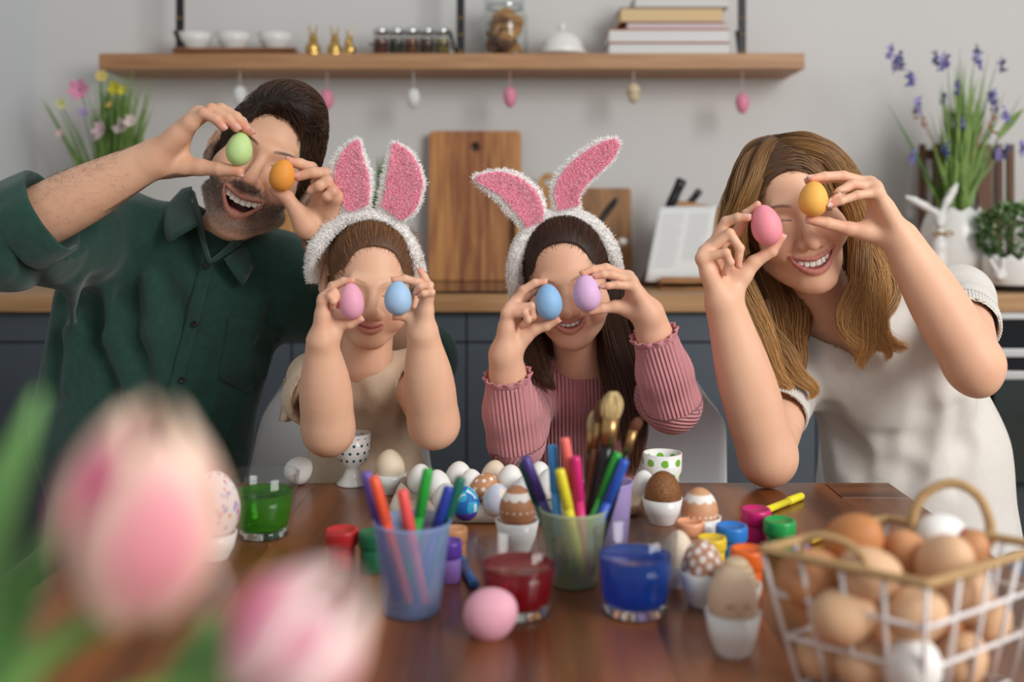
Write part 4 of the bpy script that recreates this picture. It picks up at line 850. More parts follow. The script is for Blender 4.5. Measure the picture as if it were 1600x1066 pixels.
# ------------------------------------------------------------------ the woman
def woman():
    root = person('woman in white short-sleeved knit top holding pink and amber eggs at her eyes', 1420, 760, 1.82)
    e1, _ = egg_at(1197, 352, 1.535, 48, 65, -13, eggmat('egg_candy_dye', '#f2939f'), 'candy pink dyed egg held by the woman in white near her cheek')
    e2, _ = egg_at(1271, 311, 1.54, 46, 56, 4, eggmat('egg_amber_dye', '#f1ad4c', col2='#f4b85e', scale=30, var=.08), 'amber yellow dyed egg held by the woman in white over one eye')
    hs = 1.05; M = head_matrix((1283, 456), 1.63, -15, -4, 0, hs)
    head, hp, teeth, info = build_head(dict(mw=.0325, mz=-.066, up=.000, dn=.015, lift=.011, jaw=.046, nose=1.2, lip=.85, lipcol='#b25c5c', th=.0105, tw=.0082, brow=.75, browcol='#4e3526', blush=.4, fem=1, fold=1, apple=1.1, lower=1))
    b = SDF(); b.sub(head, M, hs); nb = P(1318, 515, 1.745)
    b.rc(xf(M, (0, .022, -.05), hs), .045, nb, .048, k=.02); b.ell(nb+[.0, .045, -.04], (.09, .055, .05), k=.03)
    shR, shL = P(1228, 575, 1.79), P(1500, 468, 1.80); elR, elL = P(1200, 715, 1.58), P(1522, 570, 1.545)
    K1 = dict(w=(1131, 472, .2), t=[(1146, 450, .8), (1179, 411, .5), (1209, 394, .2), (1226, 373, 0)], i=[(1123, 386, 1.8), (1152, 362, 1.6), (1165, 332, .9), (1182, 317, .2)], m=[(1112, 386, .6), (1138, 347, -.1), (1164, 342, -1.1), (1187, 343, -1.6)],
              r=[(1103, 394, -.6), (1140, 365, -1.6), (1156, 388, -2.0), (1153, 414, -1.6)], p=[(1097, 404, -1.6), (1134, 395, -2.8), (1141, 410, -2.7), (1132, 426, -2.0)])
    J, w1, f1 = hand(b, K1, 1.55, .90, e1, lin('#e6b3a8'), touch='tim', fat=.94)
    K2 = dict(w=(1407, 374, .4), t=[(1374, 366, 1.0), (1326, 358, .8), (1292, 350, .4), (1264, 345, .2)], i=[(1354, 288, 2.2), (1312, 277, 1.9), (1284, 278, 1.2), (1262, 281, .6)], m=[(1359, 287, 1.0), (1317, 275, .6), (1289, 275.5, .2), (1267, 279, -.1)],
              r=[(1367, 293, -.2), (1330, 287, -.8), (1305, 299, -1.3), (1289, 314, -1.6)], p=[(1371, 301, -1.4), (1340, 305, -2.1), (1314, 314, -2.4), (1297, 321, -2.2)])
    J, w2, f2 = hand(b, K2, 1.55, .90, e2, lin('#ead0c6'), touch='timr', fat=.94)
    ax = np.array([1, .3, 0]); forearm(b, elR, w1, .043, .0265, ax); forearm(b, elL, w2, .042, .0265, np.array([.8, .3, .5]))
    b.rc(elR, .036, shR+[.01, 0, -.02], .042, k=.02); b.rc(elL, .037, shL, .046, k=.02); b.sph(elL+[.004, -.006, -.022], .021, k=.02)
    b.rc(nb+[0, .024, -.035], .036, shR+[.02, .01, -.01], .036, k=.02); b.rc(nb+[0, .024, -.035], .036, shL+[-.02, .01, 0], .036, k=.02)
    body, V2, Q = finish_body('body', b, .0021, lin('#e5b495'), [local_paint(hp, M, hs), f1, f2], SKIN, root); link('teeth', teeth, TEETH, root).matrix_basis = M @ Matrix.Scale(hs, 4)
    s = SDF()
    s.rc(P(1388, 590, 1.82), .135, P(1432, 720, 1.83), .150, k=.03, flat=1.35); s.rc(P(1432, 720, 1.83), .150, P(1452, 930, 1.84), .17, k=.03, flat=1.2)
    s.rc(nb+[0, .01, -.05], .062, shR+[.03, 0, -.015], .052, k=.05); s.rc(nb+[0, .01, -.05], .062, shL+[-.03, 0, -.012], .058, k=.05)
    for c in ((1370, 620), (1462, 610)): s.ell(P(*c, 1.735), (.060, .045, .055), k=.05)
    uR, uL = elR-shR, elL-shL
    s.rc(shR+[.01, 0, -.01], .054, shR+uR*.50, .049, k=.02); s.rc(shL, .058, shL+uL*.42, .052, k=.02)
    b0 = SDF(); b0.p = list(s.p); b0.lo, b0.hi = s.lo, s.hi
    for pts, r in (([(1330, 700), (1345, 730), (1350, 760)], .010), ([(1385, 690), (1390, 730), (1380, 775)], .012), ([(1300, 640), (1312, 680), (1322, 730)], .010), ([(1430, 690), (1420, 740), (1402, 790)], .012), ([(1440, 600), (1450, 650), (1440, 700)], .010), ([(1345, 530), (1352, 570), (1372, 600)], .007), ([(1500, 640), (1510, 700), (1500, 760)], .010)): crease(s, b0, pts, r, k=.03)
    s.add(lambda q: .003*vnoise(q*[1, 1, .5], 20, 31)+.0012*vnoise(q, 60, 4), op='d')
    s.rc(shR+uR*.40, .043, shR+uR*.9, .047, k=.003, op='s'); s.rc(shL+uL*.34, .048, shL+uL*.8, .047, k=.003, op='s')
    s.rc(nb+[0, -.004, -.010], .054, nb+[-.01, -.01, .09], .066, k=.006, op='s')
    KM = fabric('white_knit', '#dbd5cd', var=.05, bump=.4, bscale=900, sheen=.15); V, Q = s.mesh(.004); top = link('knit_top', npmesh(V, Q), KM, root)
    # ribbed neckline and cuffs
    def ribs(c, d, u, r0, r1, ln, nm, n=64):
        d = d/np.linalg.norm(d); u = u-d*(u@d); u /= np.linalg.norm(u); v = np.cross(d, u); g = []
        for t in np.linspace(0, 1, 5): g.append([c+d*ln*t+(u*math.cos(a)+v*math.sin(a))*((r0+(r1-r0)*t)+.0009*math.cos(a*n)) for a in np.linspace(0, 2*math.pi, n*4, endpoint=False)])
        solid(link(nm, grid_me(g, True), KM, top), .003)
    ribs(shR+uR*.44, uR, np.array([1., 0, 0]), .0485, .047, .030, 'rib_cuff'); ribs(shL+uL*.36, uL, np.array([1., 0, 0]), .053, .051, .030, 'rib_cuff')
    cap = hair_cap(head, (0, -.112, -.020), (.068, .068, .102), grow=.005, low=-.07); V, Q = cap.mesh(.003)
    hr = link('hair', npmesh(V, Q), mat('blonde_hair_mass', '#4a3220', rough=.6, var=.25, scale=250), root); hr.matrix_basis = M @ Matrix.Scale(hs, 4)
    def flow(p):
        sd = np.where(p[:, 0] > -.012, 1., -1.); return np.stack([sd*.9, .25+0*p[:, 0], -.3-ss(np.abs(p[:, 0]+.012), .02, .06)*1.4], 1)
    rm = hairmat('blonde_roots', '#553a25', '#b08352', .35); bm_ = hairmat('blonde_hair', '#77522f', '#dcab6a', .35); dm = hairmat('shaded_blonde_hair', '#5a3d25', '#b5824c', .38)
    st = comb(cap, 7000, flow, 10, .009, (.0, .003), jit=.07); hairs('hair_strands', xf(M, st.reshape(-1, 3), hs).reshape(st.shape), .0004, rm, hr, tipr=.5)
    st2 = fringe(head, cap, 1300, flow, 4, .003, .15, .0035); hairs('hairline', xf(M, st2.reshape(-1, 3), hs).reshape(st2.shape), .00014, rm, hr, tipr=.6)
    A, B = [], []
    def add(T_, c, r, n, wv_, fr, tw=.8): T_.append(lock([P(*q) for q in c], r, n, 30, tw, wv_, fr, .6, .22))
    # image-left side, from the parting down behind the raised hand
    add(A, [(1206, 226, 1.70), (1178, 252, 1.675), (1158, 300, 1.66), (1145, 350, 1.665), (1150, 420, 1.67), (1172, 500, 1.665), (1205, 560, 1.655), (1245, 605, 1.65)], [.006, .016, .018, .018, .022, .024, .018, .006], 800, .010, 2.4)
    add(A, [(1204, 228, 1.72), (1168, 265, 1.70), (1148, 320, 1.69), (1140, 390, 1.69), (1150, 470, 1.685), (1180, 540, 1.68), (1200, 580, 1.675), (1222, 600, 1.67)], [.006, .018, .022, .024, .026, .026, .018, .008], 800, .010, 2.2)
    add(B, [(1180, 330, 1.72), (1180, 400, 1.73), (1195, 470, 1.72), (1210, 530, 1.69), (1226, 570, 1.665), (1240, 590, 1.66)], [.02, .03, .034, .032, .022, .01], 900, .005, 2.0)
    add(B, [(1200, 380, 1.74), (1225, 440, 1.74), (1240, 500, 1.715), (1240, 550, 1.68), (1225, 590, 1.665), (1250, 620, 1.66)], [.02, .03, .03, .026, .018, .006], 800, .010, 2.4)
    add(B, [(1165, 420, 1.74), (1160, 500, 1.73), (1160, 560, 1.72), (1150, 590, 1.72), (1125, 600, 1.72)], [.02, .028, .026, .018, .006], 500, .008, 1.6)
    add(A, [(1190, 470, 1.69), (1200, 520, 1.675), (1232, 560, 1.66), (1262, 600, 1.655), (1268, 625, 1.66)], [.012, .018, .016, .012, .004], 400, .007, 2.0)
    # image-right side, swept over and falling in waves on the chest
    add(A, [(1208, 224, 1.69), (1248, 224, 1.66), (1290, 246, 1.655), (1324, 290, 1.66), (1352, 345, 1.67), (1360, 410, 1.665), (1368, 470, 1.65), (1392, 520, 1.655), (1412, 552, 1.66)], [.005, .014, .018, .018, .018, .018, .016, .012, .004], 900, .015, 2.6)
    add(A, [(1208, 222, 1.71), (1250, 216, 1.69), (1280, 234, 1.685), (1310, 266, 1.68), (1346, 320, 1.68), (1356, 390, 1.675), (1345, 450, 1.655), (1348, 500, 1.645), (1362, 545, 1.645), (1352, 580, 1.65)], [.006, .016, .020, .020, .022, .022, .022, .018, .005], 1000, .015, 2.4)
    add(A, [(1345, 330, 1.69), (1350, 390, 1.66), (1336, 440, 1.645), (1330, 490, 1.642), (1345, 530, 1.64), (1372, 560, 1.645)], [.012, .016, .017, .017, .013, .004], 600, .015, 1.8)
    add(A, [(1340, 340, 1.70), (1372, 400, 1.69), (1385, 450, 1.67), (1378, 500, 1.65), (1372, 540, 1.648), (1388, 565, 1.65)], [.014, .018, .018, .016, .012, .004], 600, .015, 2.0)
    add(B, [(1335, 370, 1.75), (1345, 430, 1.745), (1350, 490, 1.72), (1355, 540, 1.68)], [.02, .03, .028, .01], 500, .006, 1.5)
    Rt = []
    for dx in (0, 7): add(Rt, [(1213+dx, 219, 1.70), (1200+dx, 232, 1.672), (1184+dx, 262, 1.655), (1168+dx*.6, 305, 1.648), (1157, 350, 1.655), (1152, 400, 1.66)], [.008, .012, .013, .013, .014, .014], 450, .004, 1.6)
    add(Rt, [(1206, 221, 1.74), (1180, 240, 1.715), (1160, 280, 1.70), (1146, 335, 1.695), (1142, 400, 1.69)], [.012, .020, .022, .022, .020], 600, .004, 1.6)
    add(Rt, [(1210, 219, 1.70), (1240, 218, 1.675), (1276, 234, 1.655), (1312, 272, 1.652), (1340, 325, 1.66), (1350, 380, 1.665)], [.008, .013, .014, .014, .014, .012], 600, .005, 1.6)
    hairs('long_hair', np.concatenate(Rt), .00040, hairmat('honey_hair', '#5a3d26', '#c49459', .35), hr, tipr=.4)
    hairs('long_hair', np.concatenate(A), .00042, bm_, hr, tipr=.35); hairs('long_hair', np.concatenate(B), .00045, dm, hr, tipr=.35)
    trousers(root, fabric('blue_jeans', '#4d5a6e'), P(1455, 880, 1.9), .08, [np.array([.62, 1.50, .52]), np.array([.78, 1.50, .52])], [np.array([.62, 1.54, .06]), np.array([.78, 1.54, .06])])
    return root
# ------------------------------------------------------------------ the room
WB, CF, CT = 3.35, 2.75, 0.947            # back wall, counter front, counter top
def sbox(name, c, s, m, bev=0):
    bm = bmesh.new(); box_bm(bm, (0, 0, 0), s, bev); o = link(name, bmfin(bm, False), m, None, tuple(c)); return tag(o, kind='structure')
def pbox(name, parent, c, s, m, bev=.002, rot=None):
    bm = bmesh.new(); box_bm(bm, (0, 0, 0), s, bev); o = link(name, bmfin(bm, False), m, parent, tuple(c))
    if rot: o.rotation_euler = rot
    return o
WALL = mat('wall_paint', '#d3d1ce', rough=.9, var=.02, scale=3, bump=.05, bscale=200)
def room():
    sbox('wall_back', (.4, WB+.05, 1.4), (5.2, .1, 2.9), WALL); sbox('wall_left', (-1.56, 1.2, 1.4), (.1, 4.3, 2.9), mat('wall_left_daylit', '#d0d4d6', rough=.9, var=.02, scale=3)); sbox('wall_right', (2.55, 2.55, 1.4), (.1, 1.7, 2.9), WALL)  # bluish window light on the left wall is put into its colour
    sbox('floor', (.4, 1.2, -.05), (5.4, 4.4, .1), wood('floor_oak', '#7a6650', '#9c8468', (2, 14, 14), .5))
def prism(out, hole, th, bev=0):
    """plate in the xz plane with an optional round hole, th thick in y, centred"""
    bm = bmesh.new(); es = []
    def loop(ps):
        vs = [bm.verts.new((x, -th/2, z)) for x, z in ps]; es.extend(bm.edges.new((vs[i], vs[(i+1) % len(vs)])) for i in range(len(vs)))
    loop(out)
    if hole: loop([(hole[0]+hole[2]*math.cos(a), hole[1]+hole[2]*math.sin(a)) for a in np.linspace(0, 2*math.pi, 20, endpoint=False)])
    bmesh.ops.triangle_fill(bm, use_beauty=True, edges=es); r = bmesh.ops.extrude_face_region(bm, geom=list(bm.faces))
    for v in r['geom']:
        if isinstance(v, bmesh.types.BMVert): v.co.y += th
    return bmfin(bm, False)
def rrect(x0, z0, x1, z1, r, tl=True, tr=True, bl=True, br_=True):
    o = []
    for (cx, cz, a0, on) in ((x1-r, z1-r, 0, tr), (x0+r, z1-r, 90, tl), (x0+r, z0+r, 180, bl), (x1-r, z0+r, 270, br_)):
        if on: o += [(cx+r*math.cos(math.radians(a0+t)), cz+r*math.sin(math.radians(a0+t))) for t in (0, 22, 45, 68, 90)]
        else: o.append((cx+(r if a0 in (0, 270) else -r), cz+(r if a0 in (0, 90) else -r)))
    return o
def kitchen():
    CAB = mat('slate_front', '#4f5760', rough=.55, var=.03); BODY = mat('cabinet_carcass', '#3a3f44', rough=.7)
    lab = ['slate grey base cabinet behind the man in green under the counter, leftmost of the run', 'slate grey base cabinet under the counter behind the man\'s right elbow', 'slate grey base cabinet between the man and the small girl', 'slate grey base cabinet seen between the two girls', 'slate grey base cabinet seen between the pink sweater girl and the woman', 'slate grey base cabinet under the counter left of the oven']
    xs = [-1.505, -1.04, -.58, -.12, .34, .80, 1.255]
    for i in range(6):
        x = (xs[i]+xs[i+1])/2; w_ = xs[i+1]-xs[i]; t = thing('base_cabinet', lab[i], 'cabinet', (x, CF+.3, 0))
        pbox('body', t, (0, .02, .48), (w_-.002, .55, .82), BODY); pbox('plinth', t, (0, .05, .04), (w_-.002, .5, .08), BODY)
        d = pbox('drawer', t, (0, -.265, .860), (w_-.004, .02, .076), CAB); d2 = pbox('door', t, (0, -.265, .455), (w_-.004, .02, .725), CAB)
    t = thing('built_in_oven', 'black built-in oven with steel strips at the right under the counter', 'oven', (1.555, CF+.3, 0))
    ST = mat('brushed_steel', '#c9c9c8', rough=.35, metal=.6); BK = mat('black_glass', '#0d0e10', rough=.08)
    pbox('body', t, (0, .02, .45), (.594, .54, .88), BODY)
    for nm, y0, y1, m, th in (('trim_strip', 489, 501, ST, .024), ('control_panel', 502, 545, BK, .02), ('handle', 547, 560, ST, .045), ('upper_door_glass', 562, 581, BK, .02), ('trim_strip', 583, 596, ST, .028), ('door_glass', 598, 760, mat('oven_glass', '#2c3433', rough=.1), .02)):
        za, zb = H-(y0-YH)/605, H-(y1-YH)/605; pbox(nm, t, (0, -.28, (za+zb)/2), (.59, th, za-zb), m)
    cw = wood('counter_oak', '#a97d52', '#c79c6d', (2.5, 30, 30), .45); t = link('worktop', boxme((3.36, .62, .045), .003), cw, None, (.175, CF+.305, CT-.0225)); tag(t, 'long pale oak worktop running along the wall behind the family', 'worktop')
    t = link('induction_hob', boxme((.60, .50, .006), .002), BK, None, (0, CF+.30, CT+.003)); tag(t, 'flat black glass hob set on the oak worktop below the chopping board', 'hob')
    # big board
    t = thing('chopping_board', 'large rectangular wooden chopping board with a round hole, above the hob', 'board', (-.115, 3.275, CT+.007), rot=(math.radians(-5), 0, 0))
    W_, Hh = .287, .468; n = 6; bw = [wood('board_acacia', '#8a4f2a', '#c98c50', (40, 4, 3.0), .5)]*n
    e = np.linspace(-W_/2, W_/2, n+1)
    for i in range(n):
        hole = (0, Hh-.05, .0155) if i == 2 else None
        x0, x1 = e[i], e[i+1]
        if i == 2: x0, x1 = e[2], e[4]
        if i == 3: continue
        link('strip', prism(rrect(x0+.0002, 0, x1-.0002, Hh, .014, i == 0, i == n-1, i == 0, i == n-1), (hole[0], hole[1], hole[2]) if hole else None, .022), bw[i], t, (0, 0, 0))
    t = thing('paddle_board', 'pale wooden paddle board with a round holed handle behind the pink bunny ears', 'board', (.112, 3.22, CT), rot=(math.radians(-6), 0, 0))
    o = rrect(-.10, 0, .10, .245, .02); o = [p for p in o]
    hd = [(.031*math.cos(a), .310+.031*math.sin(a)) for a in np.linspace(-.5, math.pi+.5, 18)]
    out = [(.10, .012), (.10, .225), (.085, .245), (.036, .25)]+hd+[(-.036, .25), (-.085, .245), (-.10, .225), (-.10, .012), (-.09, 0), (.09, 0)]
    link('board', prism(out, (0, .312, .011), .018), wood('board_maple', '#9a6a3a', '#c69558', (30, 4, 3), .5), t, (0, 0, 0))
    t = thing('serving_board', 'brown rectangular board leaning on the wall left of the recipe stand', 'board', (.285, 3.27, CT), rot=(math.radians(-5), 0, 0))
    link('board', prism(rrect(-.085, 0, .085, .295, .012), None, .018), wood('board_oak', '#80562f', '#a97843', (30, 4, 3), .5), t, (0, 0, 0))
    t = thing('round_board', 'round tan wooden board standing behind the man\'s hand', 'board', (-.665, 3.25, CT), rot=(math.radians(-6), 0, 0))
    link('board', prism([(.132*math.cos(a), .132+.132*math.sin(a)) for a in np.linspace(0, 2*math.pi, 48, endpoint=False)], None, .02), wood('board_beech', '#a56f38', '#d29c5c', (30, 4, 3), .5), t, (0, 0, 0))
    WC = mat('white_ceramic', '#e6e4df', rough=.22, var=.02)
    t = thing('ceramic_bowl', 'large white bowl on the worktop between the man and the small girl', 'bowl', (-.69, 3.02, CT))
    link('bowl', lathe([(0, .004), (.05, .004), (.055, 0), (.06, .004), (.10, .05), (.132, .115), (.136, .128), (.131, .128), (.095, .055), (.05, .015), (0, .012)], 48), WC, t, (0, 0, 0))
    t = thing('kettle', 'white kettle with a black arched handle above the man\'s shoulder', 'kettle', (-1.06, 3.12, CT))
    link('body', lathe([(0, 0), (.085, 0), (.098, .02), (.10, .07), (.085, .115), (.05, .135), (.046, .142), (.012, .15), (.012, .165), (0, .168)], 40), WC, t, (0, 0, 0))
    link('handle', tube([(.088*math.cos(a), 0, .125+.105*math.sin(a)) for a in np.linspace(-.1, math.pi+.1, 30)], .0095, 12), mat('black_handle', '#141414', rough=.4), t, (0, 0, 0))
    link('spout', tube([(.08, 0, .05), (.12, 0, .09), (.145, 0, .13)], [.022, .016, .012], 14), WC, t, (0, 0, 0))
    # knife block and recipe stand
    t = thing('knife_block', 'dark wooden knife block holding two black knives behind the recipe stand', 'knife block', (.50, 3.15, CT)); bw2 = wood('walnut_block', '#4c3220', '#6e4b30', (20, 4, 4), .5)
    bm = bmesh.new(); q = [(-.115, 0), (.04, 0), (.085, .20), (-.01, .225)]; a = [bm.verts.new((x, -.05, z)) for x, z in q]; c = [bm.verts.new((x, .05, z)) for x, z in q]
    bm.faces.new(a); bm.faces.new(c[::-1]); [bm.faces.new((a[i], c[i], c[(i+1) % 4], a[(i+1) % 4])) for i in range(4)]; link('block', bmfin(bm, False), bw2, t, (0, 0, 0))
    BH = mat('black_plastic', '#101113', rough=.35)
    for nm, A, B_, r in (('wide black knife handle in the block, the taller one', (1047, 322), (1066, 280), .0155), ('narrow black knife handle in the block, the shorter one', (1076, 320), (1094, 297), .011)):
        k = thing('kitchen_knife', nm, 'knife', P(*A, 3.14)); pa, pb = P(*A, 3.14), P(*B_, 3.14); d = (pb-pa)/np.linalg.norm(pb-pa)
        link('handle', tube(spline([pa-d*.01, pa+d*.012, (pa+pb)/2, pb-d*.008, pb], 14), np.array([.8, .9, .95, 1, 1, .98, .95, .95, .98, 1.02, 1.05, 1, .9, .6])*r, 12), BH, k)
        link('rivet', lathe([(0, .0), (.004, 0), (.003, .002), (0, .0025)], 10), mat('steel', '#b8b8b8', rough=.3, metal=.9), k, None).matrix_basis = Matrix.Translation(pa*.2+pb*.8+np.array([0, -r, 0])) @ Euler((math.pi/2, 0, 0)).to_matrix().to_4x4()
        link('blade', boxme((.022, .0018, .10), .0004), mat('steel', '#b8b8b8', rough=.3, metal=.9), k).matrix_basis = Matrix.Translation(pa-d*.055) @ Vector(d).to_track_quat('Z', 'Y').to_matrix().to_4x4()
    t = thing('recipe_stand', 'wooden recipe stand holding an open white page in front of the knives', 'stand', (.515, 3.0, CT)); sw = wood('stand_beech', '#8a5a2e', '#b27c44', (10, 40, 40), .5)
    pbox('ledge', t, (0, -.02, .010), (.20, .05, .020), sw); pbox('back_board', t, (.03, .045, .125), (.165, .010, .235), sw, .002, (math.radians(-12), math.radians(9.5), 0)); pbox('ledge_lip', t, (0, -.042, .02), (.20, .006, .03), sw)
    t2 = thing('recipe_book', 'white printed recipe pages in two columns resting on the wooden stand', 'book', (.515, 2.985, CT+.02)); PG = mat('page_paper', '#e3e3e0', rough=.8, var=.02)
    pg = [P(1030, 324, 3.03), P(1121, 322, 3.03), P(1101, 441, 2.975), P(1008, 440, 2.975)]; pg = [np.array(v) for v in pg]
    g = np.array([[pg[0]*(1-u)*(1-v)+pg[1]*u*(1-v)+pg[2]*u*v+pg[3]*(1-u)*v+np.array([0, .004*math.sin(math.pi*u), 0]) for u in np.linspace(0, 1, 12)] for v in np.linspace(0, 1, 8)]); solid(link('page', grid_me(g), PG, t2), .004)
    bm = bmesh.new()
    for c0, c1 in ((.10, .47), (.54, .90)):
        for i in range(20):
            v = .10+.037*i; u1 = c1-(.18*random.random() if i % 5 == 4 else .03*random.random())
            if c0 > .5 and i > 16: break
            vs = [bm.verts.new(tuple(pg[0]*(1-u)*(1-w_)+pg[1]*u*(1-w_)+pg[2]*u*w_+pg[3]*(1-u)*w_+np.array([0, .004*math.sin(math.pi*u)-.0032, 0]))) for u, w_ in ((c0, v), (u1, v), (u1, v+.009), (c0, v+.009))]; bm.faces.new(vs)
    tag(link('text_lines', bmfin(bm, False), mat('print_ink', '#bfc1c3', rough=.8), t2), kind='stuff')
    pbox('page_holder', t, (.055, -.038, .032), (.055, .003, .04), thinglass('clear_plastic'))
    # small black spatula and white-handled rolling pin peeking out behind the girl
    k = thing('spatula', 'black kitchen spatula leaning by the boards behind the pink sweater girl', 'spatula', (.26, 3.1, CT)); A, B_ = P(935, 352, 3.08), P(963, 311, 3.12)
    link('handle', tube(spline([P(905, 430, 3.02), A, B_], 16), np.interp(np.linspace(0, 1, 16), [0, .4, .6, .9, 1], [.004, .005, .0095, .0105, .006]), 12), BH, k); link('blade', boxme((.05, .004, .07), .002), BH, k).matrix_basis = Matrix.Translation((.18, 3.0, CT+.036))
    k = thing('rolling_pin', 'white ended rolling pin leaning beside the brown board', 'rolling pin', (.3, 3.1, CT)); A, B_ = P(925, 432, 3.02), P(962, 379, 3.15)
    link('roller', tube([A, B_], .017, 18), sw, k); link('grip', tube(spline([B_, P(968, 378.5, 3.15), P(974, 378, 3.15), P(980, 377.5, 3.15)], 8), [.008, .009, .010, .0115, .012, .012, .010, .004], 14), WC, k)
    # shelf
    SW = wood('shelf_oak', '#9c6e48', '#ba8c62', (2, 30, 30), .5); t = thing('wall_shelf', 'long oak wall shelf with black metal straps above the family', 'shelf', (-.18, 3.25, 1.616))
    link('board', boxme((2.107, .20, .048), .003), SW, t, (0, 0, 0)); BM = mat('black_strap', '#1b1b1d', rough=.5); GD = mat('brass', '#b8903c', rough=.3, metal=.9)
    for px in (283, 720, 1158):
        x = (px-800)*3.2/F+.18; b_ = pbox('strap', t, (x, -.06, .30), (.024, .008, .56), BM, .001)
        pbox('strut', b_, (x-.025 if px < 800 else x+.006, .02, .065), (.009, .10, .006), BM, .001, (math.radians(-60), 0, math.radians(-25))).parent = t
        for zz in (.035, .085, .135): 
            s_ = link('stud', lathe([(0, .003), (.003, .0025), (.005, 0), (0, 0)], 12), GD, t, (x, -.0645, zz), (math.pi/2, 0, 0))
    ST_ = 1.640
    def on(px, Y=3.22): return ((px-800)*Y/F, Y, ST_)
    t = thing('wooden_tray', 'reddish wooden tray on the left of the shelf under three white bowls', 'tray', on(375)); link('tray', boxme((.37, .13, .012), .004), wood('tray_wood', '#7a4a2a', '#9c6540', (5, 30, 30), .45), t, (0, 0, .006)); 
    for s_ in (-1, 1): link('rim', boxme((.37, .006, .018), .002), MATS['tray_wood'], t, (0, s_*.062, .009))
    for px, lb in ((305, 'white bowl on the shelf tray beside the left strap'), (365, 'white bowl in the middle of the three on the shelf tray'), (430, 'white bowl on the shelf tray nearest the gold rabbits')):
        p = on(px); t = link('tea_bowl', lathe([(0, .004), (.022, .004), (.024, 0), (.027, .006), (.045, .03), (.055, .058), (.053, .058), (.042, .032), (.02, .01), (0, .009)], 32), WC, None, (p[0], p[1], ST_+.012)); tag(t, lb, 'bowl')
    for px, hh, lb, sx in ((489, .098, 'shiny gold rabbit figure on the shelf, nearest the bowls', 1), (523, .094, 'shiny gold rabbit figure on the shelf, middle of three', 1), (546, .086, 'shiny gold rabbit figure on the shelf, nearest the spice jars', -1)):
        s = SDF(); h = hh
        s.ell((0, 0, h*.24), (h*.24, h*.2, h*.25), k=.002); s.ell((0, -h*.10, h*.08), (h*.17, h*.14, h*.08), k=.008); s.sph((0, -h*.05, h*.56), h*.14, k=.008); s.sph((0, -h*.17, h*.53), h*.06, k=.006)
        for sg in (-1, 1): s.rc((sg*h*.06, 0, h*.66), h*.045, (sg*h*.12, h*.02, h*.96), h*.03, k=.004); s.rc((sg*h*.1, -h*.12, h*.3), h*.045, (sg*h*.09, -h*.2, h*.12), h*.04, k=.004)
        V, Q = s.mesh(.0025); p = on(px); t = link('gold_rabbit', npmesh(V, Q), mat('gold', '#c9a45c', rough=.22, metal=1, var=.1), None, p, (0, 0, sx*.4)); tag(t, lb, 'figurine', 'gold rabbit figures on the shelf')
    rk = thing('spice_rack', 'low dark spice rack with metal lidded jars on the shelf', 'rack', on(643)); link('base', boxme((.25, .07, .008), .002), BM, rk, (0, 0, .004))
    for yy in (-.036, .036): link('rail', tube([(-.125, yy, .032), (.125, yy, .032)], .003, 8), BM, rk, (0, 0, 0))
    sc_ = 1.28; cols = ['#6a2f1d', '#3c3a28', '#7a4a24', '#51301c', '#8a7440']
    for i in range(5):
        p = on(595+24*i); lb = ['spice jar with red-brown filling, first in the rack by the rabbits', 'spice jar with dark green filling, second in the rack', 'spice jar with rusty brown filling in the middle of the rack', 'spice jar with dark brown filling, fourth in the rack', 'spice jar with mustard filling at the strap end of the rack'][i]
        j = thing('spice_jar', lb, 'jar', (p[0], p[1], ST_+.008), 'spice jars in the rack'); j.scale = (1.1, 1.1, sc_)
        link('jar', lathe([(0, 0), (.019, 0), (.021, .003), (.021, .042), (.016, .050), (.0155, .05), (.0195, .041), (.0195, .003), (0, .002)], 24), thinglass('jar_glass'), j, (0, 0, 0)); link('filling', lathe([(0, .0025), (.019, .0025), (.019, .036), (0, .037)], 24), mat('spice%d' % i, cols[i], rough=.9, var=.3, scale=400), j, (0, 0, 0)); link('lid', lathe([(0, .062), (.017, .062), (.0205, .060), (.0205, .046), (.0, .046)], 24), mat('chrome', '#d5d5d5', rough=.12, metal=1), j, (0, 0, 0))
    p = on(788); j = thing('cookie_jar', 'tall glass storage jar filled with brown cookies on the shelf', 'jar', (p[0], p[1], ST_))
    link('jar', lathe([(0, 0), (.066, 0), (.072, .006), (.072, .118), (.062, .136), (.058, .15), (.058, .165), (.0555, .165), (.0555, .15), (.0595, .135), (.069, .117), (.069, .007), (0, .006)], 40), thinglass('jar_glass'), j, (0, 0, 0)); link('lid', lathe([(0, .20), (.03, .198), (.06, .185), (.062, .165), (0, .165)], 40), thinglass('jar_glass'), j, (0, 0, 0)); link('clamp_ring', lathe([(.0585, .146), (.0605, .148), (.0605, .153), (.0585, .155)], 40), mat('chrome', '#d5d5d5', rough=.12, metal=1), j, (0, 0, 0))
    ck = [mat('cookie_tan', '#b58550', rough=.9, var=.25, scale=150, bump=.4, bscale=300), mat('cookie_dark', '#6b4a3a', rough=.9, var=.3, scale=150, bump=.4, bscale=300)]
    for i in range(46):
        a = random.uniform(0, 6.28); r = .038 if i % 4 else .01; z = .014+.0025*i; c = thing_ck = link('cookie', lathe([(0, .006), (.018, .005), (.024, .002), (.024, -.002), (.018, -.005), (0, -.006)], 14), ck[0 if z > .07 or i % 3 == 0 else 1], None, (p[0]+r*math.cos(a), p[1]+r*math.sin(a), ST_+z), (random.uniform(-1.2, 1.2), random.uniform(-1.2, 1.2), 0)); tag(c, 'round brown cookie inside the tall glass jar on the shelf', 'cookie', 'cookies in the glass jar')
